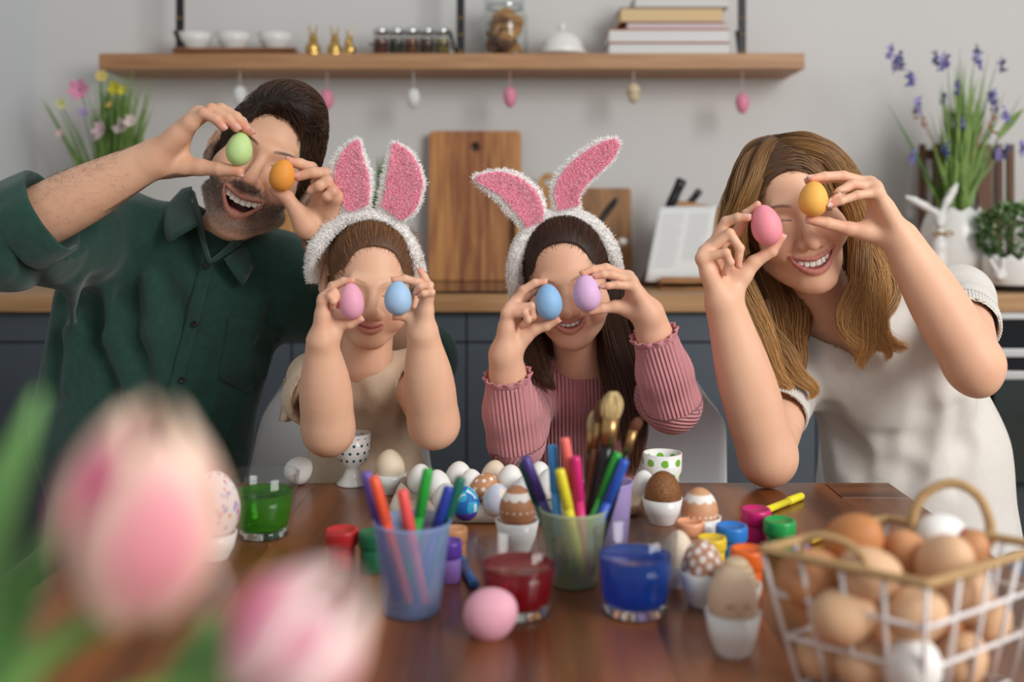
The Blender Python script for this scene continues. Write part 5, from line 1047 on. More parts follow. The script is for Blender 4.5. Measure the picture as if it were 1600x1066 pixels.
    p = on(878); t = thing('butter_dish', 'white domed ceramic dish with a round knob on the shelf', 'dish', (p[0], p[1], ST_)); link('plate', lathe([(0, 0), (.05, 0), (.078, .006), (.08, .010), (.05, .008), (0, .008)], 40), WC, t, (0, 0, 0)); link('dome', lathe([(.068, .009), (.068, .02), (.060, .045), (.040, .066), (.018, .074), (0, .076)], 40), WC, t, (0, 0, 0)); link('knob', lathe([(0, .074), (.006, .076), (.007, .082), (.013, .090), (.011, .099), (0, .102)], 20), WC, t, (0, 0, 0))
    z = ST_
    for x0, x1, y0, y1, c, sp, lb in ((950, 1138, 80, 62, '#d9d9d6', '#b5733f', 'thick white book at the bottom of the shelf stack'), (950, 1138, 61, 40, '#dadad8', '#c4764f', 'thick white book second from the bottom of the shelf stack'), (978, 1134, 39, 29, '#cfc3c4', '#b98a86', 'thin pinkish white book third in the shelf stack'), (968, 1128, 27, 4, '#d9bd90', '#7d4a3a', 'thick cream paged book with dark cover near the top of the stack'), (990, 1136, 3, -14, '#d6d3ce', '#a9a39c', 'grey white book on top of the shelf stack')):
        hh = (y0-y1)*3.2/F; w_ = (x1-x0)*3.2/F; x = ((x0+x1)/2-800)*3.2/F; b_ = thing('book', lb, 'book', (x, 3.25, z), 'books stacked on the shelf'); cv = mat('cover_'+sp[1:], sp, rough=.6)
        link('cover', boxme((w_, .15, .003), .0008), cv, b_, (0, 0, .0015)); link('cover', boxme((w_, .15, .003), .0008), cv, b_, (0, 0, hh-.0015)) if c != '#d9d9d6' else None; link('pages', boxme((w_-.004, .146, hh-.005), .001), mat('pages_'+c[1:], c, rough=.8, var=.05, scale=300, stretch=(1, 1, 12)), b_, (0, 0, hh/2)); z += hh+.0005
    # egg ornaments
    SP = mat('pink_speckled_egg', '#e08aa2', rough=.5, var=.25, scale=90); SW_ = mat('white_speckled_egg', '#dfdeda', rough=.5, var=.12, scale=60); SG = mat('white_gold_egg', '#dcd7c8', rough=.4, var=.2, scale=40, col2='#c9b27a')
    for px, py, m, lb in ((375, 150, SW_, 'white hanging egg on a thread behind the man\'s head'), (511, 156, SP, 'pink hanging egg on a thread beside the man\'s hair'), (646, 154, SW_, 'white speckled egg hanging under the shelf above the small girl\'s ears'), (797, 152, SP, 'pink hanging egg below the glass cookie jar'), (990, 146, SG, 'white and gold banded egg hanging below the books'), (1160, 162, SP, 'pink hanging egg at the end of the shelf near the woman')):
        c = P(px, py, 3.17); t = thing('egg_ornament', lb, 'ornament', c, 'egg ornaments hanging from the shelf'); link('egg', egg_me(.0205, .031), m, t, (0, 0, 0), (math.pi, 0, .5)); link('thread', tube([(0, 0, .030), (0, 0, 1.592-c[2])], .0011, 6), mat('thread_p' if m is SP else 'thread_w', '#e9b6c4' if m is SP else '#e5e3df', rough=.8), t, (0, 0, 0))
        if m is SG: link('gold_band', tube([(.0207*math.cos(a), .0207*math.sin(a), .002) for a in np.linspace(0, 2*math.pi, 30)], .0011, 6), GD, t, (0, 0, 0))

# ------------------------------------------------------------------ plants
def blade_me(base, tip, bend, wd, n=10, th=None):
    base, tip = np.array(base), np.array(tip); mid = (base+tip)/2+np.array(bend); t = np.linspace(0, 1, n)[:, None]; c = (1-t)**2*base+2*t*(1-t)*mid+t*t*tip
    d = np.gradient(c, axis=0); s = np.cross(d, [0.15, -1, .1]); s /= np.linalg.norm(s, axis=1)[:, None]+1e-9; w_ = wd*np.sin(np.pi*np.linspace(.18, .985, n))[:, None]
    return c, s*w_
def leafset(name, blades, m, parent, kind=None):
    vs, fs = [], []
    for c, s in blades:
        o = len(vs); n = len(c); f = np.cross(np.gradient(c, axis=0), s); f /= np.linalg.norm(f, axis=1)[:, None]+1e-9; wd = np.linalg.norm(s, axis=1)[:, None]
        for i in range(n): vs += [c[i]-s[i], c[i]+f[i]*wd[i]*.3, c[i]+s[i]]
        for i in range(n-1):
            a = o+i*3; fs += [(a, a+1, a+4, a+3), (a+1, a+2, a+5, a+4)]
    o = link(name, mesh(vs, fs), m, parent)
    if kind: tag(o, kind=kind)
    return o
def flower(parent, c, r, col, cen, n=6, face=(0, -1, .3), nm='blossom'):
    q = Vector(face).to_track_quat('Z', 'Y').to_matrix(); R = np.array(q); bl = []
    for i in range(n):
        a = 2*math.pi*i/n+random.random()*.3; d = R@np.array([math.cos(a), math.sin(a), .35]); s = R@np.array([-math.sin(a), math.cos(a), 0]); t = np.linspace(0, 1, 6)[:, None]; cc = np.array(c)+d*r*t+R@np.array([0, 0, 1])*r*.2*t*t; bl.append((cc, s*r*.42*np.sin(np.pi*np.linspace(.15, .93, 6))[:, None]))
    f = leafset(nm, bl, mat('petal_'+col[1:], col, rough=.6, var=.15), parent); k = link('flower_centre', lathe([(0, r*.18), (r*.14, r*.1), (r*.16, 0), (0, 0)], 10), mat('centre_'+cen[1:], cen, rough=.8), f); k.matrix_basis = Matrix.Translation(c) @ q.to_4x4(); return f
def plants():
    GR = mat('grass_green', '#5a7a34', rough=.5, var=.4, scale=25, col2='#7f9c50'); GD2 = mat('deep_green', '#3f6b26', rough=.5, var=.4, scale=25); WC = MATS['white_ceramic']
    # left bouquet
    r = random.Random(3); random.seed(5); base = P(172, 435, 3.12); base[2] = CT; t = thing('wildflower_bouquet', 'grassy bouquet with pink anemones in a white vase behind the man\'s arm', 'bouquet', base)
    link('vase', lathe([(0, 0), (.045, 0), (.055, .03), (.05, .10), (.035, .16), (.04, .18), (.036, .18), (.03, .16), (.045, .1), (0, .01)], 32), WC, t, (0, 0, 0)); B = []; b0 = base+[0, 0, .15]
    for i in range(300):
        px = r.gauss(184, 21); py = r.uniform(105, 260); B.append(blade_me(b0+[r.gauss(0, .012), r.gauss(0, .012), 0], P(px, py, 3.12+r.gauss(0, .04)), (r.gauss(0, .012), r.gauss(0, .02), 0), r.uniform(.002, .0045)))
    for a, c in (((63, 152), 1), ((70, 160), 1), ((115, 190), 1), ((100, 210), 1), ((240, 165), 1), ((232, 190), 1), ((226, 210), 1), ((90, 165), 1)): B.append(blade_me(b0, P(*a, 3.12+r.gauss(0, .03)), (0, 0, .04), .006))
    leafset('grass_blades', B, GR, t, 'stuff')
    for c, rr, col, cen in (((125, 141), .032, '#d98fae', '#4e5a2a'), ((95, 162), .016, '#c3c48a', '#6b6a2a'), ((158, 120), .018, '#c9b46a', '#7a6a2a'), ((160, 205), .030, '#d9b9bf', '#6e5a4a'), ((193, 200), .028, '#d6c0bb', '#6e5a4a'), ((205, 190), .02, '#dcc9bf', '#6e5a4a'), ((181, 138), .022, '#c9bd2e', '#a39a1e'), ((193, 142), .016, '#d0c63a', '#a39a1e'), ((131, 178), .018, '#9a86ac', '#5a4a6a'), ((95, 210), .014, '#d6b0b5', '#7a5a5a'), ((172, 165), .012, '#cfae5a', '#8a7a3a')):
        p = P(*c, 2.99+r.gauss(0, .02)); f = flower(t, p, rr, col, cen, 6, (r.gauss(0, .3), -1, r.gauss(.2, .3))); c_, s_ = blade_me(b0, p, (r.gauss(0, .02), 0, .03), .0018); link('stem', tube(c_, .0016, 6), GD2, t)
    # tall green plant between the bunny ears
    base = P(592, 430, 3.05); base[2] = CT; t = thing('hyacinth_leaves', 'dark green leafy plant in a pot behind the small girl\'s bunny ears', 'plant', base); link('pot', lathe([(0, 0), (.04, 0), (.055, .09), (.05, .09), (.036, .01), (0, .01)], 28), WC, t, (0, 0, 0))
    B = [blade_me(base+[r.gauss(0, .01), r.gauss(0, .01), .08], P(r.gauss(590, 9), r.uniform(238, 330), 3.05+r.gauss(0, .02)), (r.gauss(0, .01), 0, 0), .012) for _ in range(14)]+[blade_me(base+[0, 0, .08], P(a, b, 3.05), (0, 0, .02), .01) for a, b in ((618, 340), (610, 400), (560, 330))]
    for bl in B: leafset('leaf', [bl], GD2, t)
    # right: crate, vase with rabbit and lavender
    t = thing('wooden_crate', 'dark slatted wooden crate standing behind the rabbit vase', 'crate', P(1510, 440, 3.27)*[1, 1, 0]+[0, 0, CT]); W2 = wood('dark_crate', '#4a2e1e', '#6e4a32', (30, 4, 4), .6)
    for px, w_ in ((1441, .018), (1470, .05), (1503, .05), (1537, .045), (1560, .022), (1578, .022)): link('slat', boxme((w_, .016, .43), .002), W2, t, ((px-1510)*3.27/F, 0, .215))
    for zz in (.03, .20, .40): link('rail', boxme((.275, .012, .03), .002), W2, t, (0, .018, zz))
    base = P(1492, 450, 3.05); base[2] = CT; t = thing('rabbit_vase', 'white eggshell vase with a standing rabbit and lavender, right of the woman', 'vase', base); k = 3.05/F
    prof = [(0, 0), (.06, 0), (.078, .02), (.094, .07), (.098, .12), (.090, .17), (.078, .205), (.068, .225)]; n = 56; rows = []
    for i, (rr, z) in enumerate(spline([(a, b, 0) for a, b in prof], 22)[:, :2]): rows.append([(rr*math.cos(a), rr*math.sin(a), z+(.018*(abs(((a*9/6.283) % 1)-.5)*2-.5) if i == 21 else 0)) for a in np.linspace(0, 2*math.pi, n, endpoint=False)])
    solid(link('shell', grid_me(np.array(rows), True), WC, t, (0, 0, 0)), .004)
    s = SDF(); Y = 2.955; Q3 = lambda a, b, dy=0: P(a, b, Y+dy)
    s.rc(Q3(1466, 432), .026, Q3(1468, 385), .020, k=.01); s.rc(Q3(1468, 385), .019, Q3(1468, 360), .012, k=.01); s.ell(Q3(1469, 343), (.019, .021, .022), k=.008); s.sph(Q3(1469, 350, -.02), .011, k=.008)
    for e in ([(1464, 333), (1445, 322), (1428, 313), (1416, 308)], [(1473, 331), (1480, 315), (1489, 299), (1495, 288)]): s.chain([Q3(*q) for q in e], [.007, .011, .0105, .005], k=.004)
    s.sph(Q3(1452, 430, -.01), .016, k=.01); s.sph(Q3(1482, 430, -.01), .016, k=.01); V, Q = s.mesh(.003); rb = link('rabbit', npmesh(V, Q), WC, t); c0 = Q3(1468, 366)
    link('twine_bow', tube([c0+[.016*math.cos(a), .016*math.sin(a), .002*math.sin(3*a)] for a in np.linspace(0, 6.28, 26)], .0032, 6), mat('twine', '#a88b63', rough=.9), rb); link('twine_bow', tube(spline([c0+[0, -.017, 0], c0+[.022, -.02, .008], c0+[.03, -.02, 0], c0+[.012, -.02, -.003], c0+[-.014, -.02, .008], c0+[-.026, -.02, .0], c0+[0, -.018, 0]], 24), .0025, 6), MATS['twine'], rb)
    t = thing('lavender_bunch', 'tall green grass bunch with violet flowers standing in the rabbit vase', 'bouquet', base+[0, 0, .16]); B, B2 = [], []; b0 = base+[0, 0, .16]
    for i in range(190):
        u = r.gauss(0, 1); B.append(blade_me(b0+[r.gauss(0, .022), r.gauss(0, .02), 0], P(1505+u*27, r.uniform(90, 250)+abs(u)*22, 3.05+r.gauss(0, .05)), (u*-.008, r.gauss(0, .02), .0), r.uniform(.003, .0065)))
    for a in ((1500, 70), (1480, 85), (1560, 90), (1525, 75), (1545, 82), (1385, 160), (1400, 190), (1598, 145), (1410, 215)): B2.append(blade_me(b0, P(*a, 3.05+r.gauss(0, .03)), (0, 0, .03), .0035))
    leafset('grass_blades', B, GR, t, 'stuff'); leafset('grass_blades', B2, GD2, t, 'stuff'); leafset('leaf', [blade_me(P(1560, 215, 3.0), P(1600, 170, 2.98), (0, 0, .01), .012)], GR, t)
    pal = ['#7d77b8', '#5b5690', '#8f8ac0', '#454a78']
    for i, (a, b) in enumerate([(1392, 85), (1404, 92), (1398, 103), (1410, 100), (1425, 128), (1420, 122), (1434, 165), (1462, 92), (1472, 100), (1480, 95), (1524, 92), (1528, 85), (1531, 100), (1566, 104), (1552, 148), (1548, 155), (1571, 180), (1496, 138), (1505, 195), (1478, 236), (1426, 245), (1474, 155), (1560, 242), (1573, 236), (1596, 232), (1556, 168)]):
        p = P(a, b, 3.0+r.gauss(0, .03)); bl = []; L_ = r.uniform(.016, .026)
        for q in range(16): d = np.array([r.gauss(0, 1), r.gauss(0, 1), r.gauss(0, 1.2)]); d /= np.linalg.norm(d); bl.append(blade_me(p+[0, 0, L_*(q/10-.7)], p+[0, 0, L_*(q/10-.7)]+d*L_*.75, (0, 0, .002), .0035, 4))
        f = leafset('blossom', bl, mat('violet_'+pal[i % 4][1:], pal[i % 4], rough=.7, var=.3), t)
    for a, b in ((1432, 170), (1440, 180), (1550, 170), (1546, 190)): leafset('dry_sprig', [blade_me(b0+[0, 0, .1], P(a, b, 3.0), (0, 0, .02), .002)]+[blade_me(P(a, b+q*3, 3.0), P(a+r.gauss(0, 7), b+q*3+r.gauss(0, 5), 3.0), (0, 0, 0), .004, 4) for q in range(6)], mat('dry_brown', '#8a5a44', rough=.8, var=.3), t)
    base = P(1583, 458, 2.92); base[2] = CT; t = thing('bunny_planter', 'small bushy green plant in a white scalloped bunny pot', 'plant', base); n = 60; rows = []
    for i, (rr, z) in enumerate(spline([(.055, 0, 0), (.072, .02, 0), (.078, .06, 0), (.078, .094, 0)], 12)[:, :2]): rows.append([(rr*math.cos(a), rr*math.sin(a), z+(.008*math.cos(a*12) if i == 11 else 0)) for a in np.linspace(0, 2*math.pi, n, endpoint=False)])
    solid(link('pot', grid_me(np.array(rows), True), WC, t, (0, 0, 0)), .004); link('soil', lathe([(0, .07), (.073, .07), (.073, .0), (0, 0)], 30), mat('soil', '#2a2018', rough=.95), t, (0, 0, 0))
    s = SDF(); s.sph((-.062, -.055, .045), .016, k=0); s.sph((-.068, -.066, .040), .008, k=.005); s.rc((-.068, -.05, .055), .006, (-.085, -.05, .085), .006, k=.004); s.rc((-.055, -.055, .056), .006, (-.056, -.06, .088), .006, k=.004); V, Q = s.mesh(.0025); link('bunny_face', npmesh(V, Q), WC, t, (0, 0, 0))
    B, B3 = [], []
    for i in range(900):
        d = np.array([r.gauss(0, 1), r.gauss(0, 1), r.gauss(.3, .9)]); d /= np.linalg.norm(d); rad = r.uniform(.5, 1)**.5; c = base+[0, 0, .155]+d*rad*np.array([.098, .09, .085]); e = c+(d+np.array([r.gauss(0, .6), r.gauss(0, .6), r.gauss(.1, .6)]))*.010; (B3 if i % 6 == 0 else B).append(blade_me(c, e, (0, 0, .002), .0052, 4))
    leafset('foliage', B, mat('bush_green', '#3f5f2a', rough=.5, var=.4, scale=40), t, 'stuff'); leafset('foliage', B3, mat('bush_light', '#a7bd8a', rough=.5, var=.3), t, 'stuff')
    for q in range(9): link('stem', tube([base+[r.gauss(0, .015), r.gauss(0, .015), .065], base+[r.gauss(0, .05), r.gauss(0, .05), .17]], .002, 5), GD2, t)
# ------------------------------------------------------------------ table, chairs and everything on the table
def dotmat(name, base, dot, nu, nz, rad, z0=0, z1=9, rough=.3):
    m = mat(name, base, rough=rough, var=.03); nt = m.node_tree; N = nt.nodes; L = nt.links; b = N['Principled BSDF']; src = b.inputs['Base Color'].links[0].from_socket
    tc = N.new('ShaderNodeTexCoord'); sp = N.new('ShaderNodeSeparateXYZ'); L.new(tc.outputs['Object'], sp.inputs[0])
    def M(op, a, c=None):
        n = N.new('ShaderNodeMath'); n.operation = op
        for i, v in enumerate((a, c)):
            if v is None: continue
            if isinstance(v, (int, float)): n.inputs[i].default_value = v
            else: L.new(v, n.inputs[i])
        return n.outputs[0]
    v = M('MULTIPLY', sp.outputs[2], nz); row = M('FLOOR', v); u = M('MULTIPLY', M('ARCTAN2', sp.outputs[1], sp.outputs[0]), nu/(2*math.pi)); u = M('ADD', u, M('MULTIPLY', M('FLOORED_MODULO', row, 2), .5))
    fu = M('SUBTRACT', M('FLOORED_MODULO', u, 1), .5); fv = M('SUBTRACT', M('FLOORED_MODULO', v, 1), .5); d = M('SQRT', M('ADD', M('MULTIPLY', fu, fu), M('MULTIPLY', fv, fv))); k = M('LESS_THAN', d, rad)
    k = M('MULTIPLY', k, M('MULTIPLY', M('GREATER_THAN', sp.outputs[2], z0), M('LESS_THAN', sp.outputs[2], z1)))
    mx = N.new('ShaderNodeMix'); mx.data_type = 'RGBA'; L.new(k, mx.inputs[0]); L.new(src, mx.inputs[6]); mx.inputs[7].default_value = (*lin(dot), 1); L.new(mx.outputs[2], b.inputs['Base Color']); return m
def table():
    TW = wood('table_walnut', '#55301d', '#96592f', (14, 1.6, 14), .28, .2, 2.0, .10); t = thing('dining_table', 'dark reddish wooden dining table covered with eggs and paints', 'table', (.035, .93, 0))
    x0, x1, y0, y1 = -.52, .575, .25, 1.612; seam = .475; n = 9; e = np.linspace(x0, seam, n+1)
    for i in range(n): link('plank', boxme((e[i+1]-e[i]-.0001, y1-y0, .034), .0004), TW, t, ((e[i]+e[i+1])/2-.035, 0, TZ-.017))
    link('plank', boxme((x1-seam-.0025, .085, .034), .0012), wood('table_walnut_cross', '#55301d', '#8a5430', (1.6, 14, 14), .28, .2, 2.0, .10), t, ((seam+x1)/2-.035+.0012, (y1-.0425)-.93, TZ-.017))
    link('plank', boxme((x1-seam-.0006, y1-y0-.087, .034), .0012), TW, t, ((seam+x1)/2-.035, (y0+y1-.087)/2-.93, TZ-.017))
    link('apron', boxme((.96, .02, .08), .002), TW, t, (0, .61, TZ-.074)); link('apron', boxme((.96, .02, .08), .002), TW, t, (0, -.61, TZ-.074))
    for sx in (-1, 1):
        for sy in (-1, 1): link('leg', boxme((.06, .06, TZ-.034), .004), TW, t, (sx*.49, sy*.50, (TZ-.034)/2))
def chair(label, x, y, rz, group='white shell dining chairs', zt=.44, wtop=.30, wbot=.40, hh=.42, Z=.45):
    t = thing('dining_chair', label, 'chair', (x, y, 0), group, (0, 0, rz)); m = mat('white_shell', '#d9dadb', rough=.35, var=.02); g = []
    for v in np.linspace(0, 1, 14):
        row = []
        for u in np.linspace(-1, 1, 15):
            w_ = wbot+(wtop-wbot)*v; k = 1-.10*max(0, v-.8)/.2*abs(u)**3*3; row.append((u*w_/2*k, .20+.06*v-.05*u*u, Z+.02+hh*v-.10*max(0, v-.6)*abs(u)**4))
        g.append(row)
    s_ = solid(link('backrest', grid_me(np.array(g)), m, t, (0, 0, 0)), .010, 1); g = [[(u*(.21-.02*abs(v)), v*.22, Z+.012*u*u-.02*(v < -.8)) for u in np.linspace(-1, 1, 11)] for v in np.linspace(-1, 1, 11)]
    solid(link('seat', grid_me(np.array(g)), m, t, (0, 0, 0)), .012, 1); lg = wood('chair_leg_oak', '#8a6a45', '#a98860', (30, 30, 3), .5)
    for sx in (-1, 1):
        for sy in (-1, 1): link('leg', tube([(sx*.14, sy*.14, Z-.005), (sx*.2, sy*.2, 0)], [.015, .010], 10), lg, t, (0, 0, 0))
    return t
def chairs():
    chair('white shell chair with grey-white back behind the small girl', P(518, 700, 1.83)[0], 1.74, 0, zt=.44, wtop=.27, wbot=.40, hh=.40, Z=.47)
    chair('white shell chair showing right of the pink sweater girl', .165, 1.76, -.15, wtop=.40, wbot=.40, hh=.385, Z=.47)
    chair('white shell chair hidden behind the man in green', P(222, 880, 1.95)[0], 1.90, .1, wtop=.30, Z=.43, hh=.36); chair('white shell chair hidden behind the woman in white', P(1455, 880, 1.9)[0]+.01, 1.87, 0, wtop=.30, Z=.44, hh=.36)
WCUP = None
def egg_cup(label, px, py, r, h, m=None, foot=False, name='egg_cup', rim=.0022):
    p = T(px, py); t = thing(name, label, 'egg cup', p)
    if foot: pr = [(0, 0), (.024, 0), (.0245, .003), (.016, .012), (.0115, .022), (.012, .027), (.022, .036), (.0265, .052), (r, h), (r-rim, h), (.0235, .052), (.018, .040), (0, .036)]
    else: pr = [(0, 0), (r*.58, 0), (r*.62, .002), (r*.86, h*.45), (r, h), (r-rim, h), (r*.78, h*.5), (r*.45, h*.22), (0, h*.2)]
    link('cup', lathe([(a, b, ) for a, b in spline([(a, b, 0) for a, b in pr], 60)[:, :2].clip(0)] if False else pr, 40), m or mat('cup_porcelain', '#e9e8e4', rough=.18, var=.02), t, (0, 0, 0)); return p
def free_egg(label, px, py, w, h, tilt, m, base_py, group=None, tow=0, paint=None, name='egg', cat='egg'): return egg_at(px, py, TY(base_py), w, h, tilt, m, label, group, tow, name, paint, cat)
def tumbler(label, px, base, rim_w, base_w, h, lev, col, cname):
    p = T(px, base); k = p[1]/F; R1, R0 = rim_w/2*k, base_w/2*k; t = thing('glass_tumbler', label, 'glass', p); th = .0032; bz = .010
    link('glass', lathe([(0, 0), (R0*.94, 0), (R0, .002), (R0+(R1-R0)*.5, h*.5), (R1, h-.001), (R1-th*.5, h), (R1-th, h-.001), (R0+(R1-R0)*.5-th, h*.5), (R0-th+.0005, bz+.003), (R0-th-.002, bz), (0, bz-.001)], 56), thinglass('clear_glass'), t, (0, 0, 0))
    q = lambda z: R0+(R1-R0)*z/h-th-.0003; m = thinglass(cname, tuple(c**.5 for c in col), .28 if 'green' in cname else .42, col, 1.33)
    link('base', lathe([(0, .0008), (R0-.0045, .0008), (R0-.0042, .0012), (R0-.0042, bz-.0022), (R0-.0048, bz-.0018), (0, bz-.0018)], 40), glassmat('thick_glass', (.98, 1, .99)), t, (0, 0, 0))
    link('dye', lathe([(0, bz+.0006), (q(bz)-.002, bz+.0006), (q(bz+.004), bz+.004), (q(lev*.6), lev*.6), (q(lev), lev), (q(lev)-.001, lev-.0006), (0, lev-.0008)], 56), m, t, (0, 0, 0)); return p
def jar(label, px, base, lidw, bodyw, h, col, lid=None):
    p = T(px, base); k = p[1]/F; rl, rb = lidw/2*k, bodyw/2*k; t = thing('paint_pot', label, 'paint pot', p, None); m = mat('pot_'+col[1:], col, rough=.35, var=.04); ml = mat('pot_'+(lid or col)[1:], lid or col, rough=.35, var=.04)
    link('pot', lathe([(0, 0), (rb*.92, 0), (rb, .002), (rb, h*.62), (rb*.95, h*.66), (0, h*.66)], 32), m, t, (0, 0, 0)); link('lid', lathe([(rb*.97, h*.56), (rl*.93, h*.60), (rl, h*.66), (rl, h*.92), (rl*.95, h), (rl*.80, h), (rl*.76, h*.965), (0, h*.96)], 32), ml, t, (0, 0, 0)); return p
def marker(label, A, B, col, r=.0052, cap=.36, name='felt_pen', cat='marker'):
    """A is the lower end, B the upper end with the cap"""
    A, B = np.array(A), np.array(B); t = thing(name, label, cat, A); d = B-A; m = mat('ink_'+col[1:], col, rough=.3, var=.04); c = A+d*(1-cap)
    link('barrel', tube([A, A+d*.01, A+d*(1-cap)], [r*.75, r*.92, r*.92], 14), m, t); link('cap', tube([c-d*.004, c, B-d*.03, B-d*.005, B], [r*.95, r*1.08, r*1.02, r*.9, r*.5], 14), m, t); return t
def frost(name, col, a): return mat(name, col, rough=.45, var=.03, alpha=a, spec=.4)
def cup_of(label, px, base, rim_w, base_w, h, col, a=.5):
    p = T(px, base); k = p[1]/F; R1, R0 = rim_w/2*k, base_w/2*k; t = thing('plastic_cup', label, 'cup', p); m = frost('frost_'+col[1:], col, a)
    link('wall', lathe([(0, .002), (R0-.001, .002), (R0-.0008, .003), (R1-.0018, h), (R1, h), (R1, h-.002), (R0, 0), (0, 0)], 48), m, t, (0, 0, 0)); link('rim', lathe([(R1-.0016, h-.0012), (R1-.0002, h+.0012), (R1+.0016, h), (R1+.0002, h-.003)], 48), m, t, (0, 0, 0)); return p, R0, R1, h
def brush(label, A, B, C_, D, col, tipc, w0, w1, sil='#b9b9bb'):
    """A lower end, B start of ferrule, C_ end of ferrule, D bristle tip"""
    t = thing('paint_brush', label, 'paint brush', A); link('handle', tube(spline([A, np.array(A)*.5+np.array(B)*.5, B], 10), np.interp(np.linspace(0, 1, 10), [0, .6, 1], [w0*.5, w0*1.1, w0*.9]), 12), mat('brush_'+col[1:], col, rough=.25), t); link('ferrule', tube([B, C_], [w0, w1], 14), mat('ferrule', sil, rough=.3, metal=.85), t)
    B, C_, D = map(np.array, (B, C_, D)); ax = D-C_; st = []
    for _ in range(260): a = rng.uniform(0, 6.28); q = math.sqrt(rng.random()); o = np.array([math.cos(a), math.sin(a), 0])*q*w1*.9; tt = np.linspace(0, 1, 7)[:, None]; L_ = rng.uniform(.85, 1); st.append(C_-ax*.05+o+ax*tt*L_+o*(.55*np.sin(np.pi*tt*.75)-.85*tt**3))
    hairs('bristles', np.array(st), .0006, hairmat('bristle_'+tipc[1:], tipc, tipc, .6, .7), t, .5); link('bristle_core', tube(spline([C_, C_+ax*.45, D-ax*.06], 8), np.interp(np.linspace(0, 1, 8), [0, .45, 1], [w1*.85, w1*1.1, w1*.15]), 12), mat('core_'+tipc[1:], tipc, rough=.9, var=.3, scale=300), t); return t
def lace(base, white='#efe9e0', z0=.45, amp=.12, n=9, dots=(-.28, 18)):
    b, w_ = np.array(lin(base)), np.array(lin(white))
    def f(q):
        a = np.arctan2(q[:, 1], q[:, 0]); k = ss(q[:, 2]-(z0-amp*np.abs(np.sin(a*n/2))), -.02, .02)*(1-ss(q[:, 2], z0+.22, z0+.26))
        if dots: da = ((a*dots[1]/6.283) % 1)-.5; k = np.maximum(k, 1-ss(np.sqrt((da*6.283/dots[1]*.95)**2+(q[:, 2]-dots[0])**2), .05, .075))
        return b*(1-k[:, None])+w_*k[:, None]
    return f
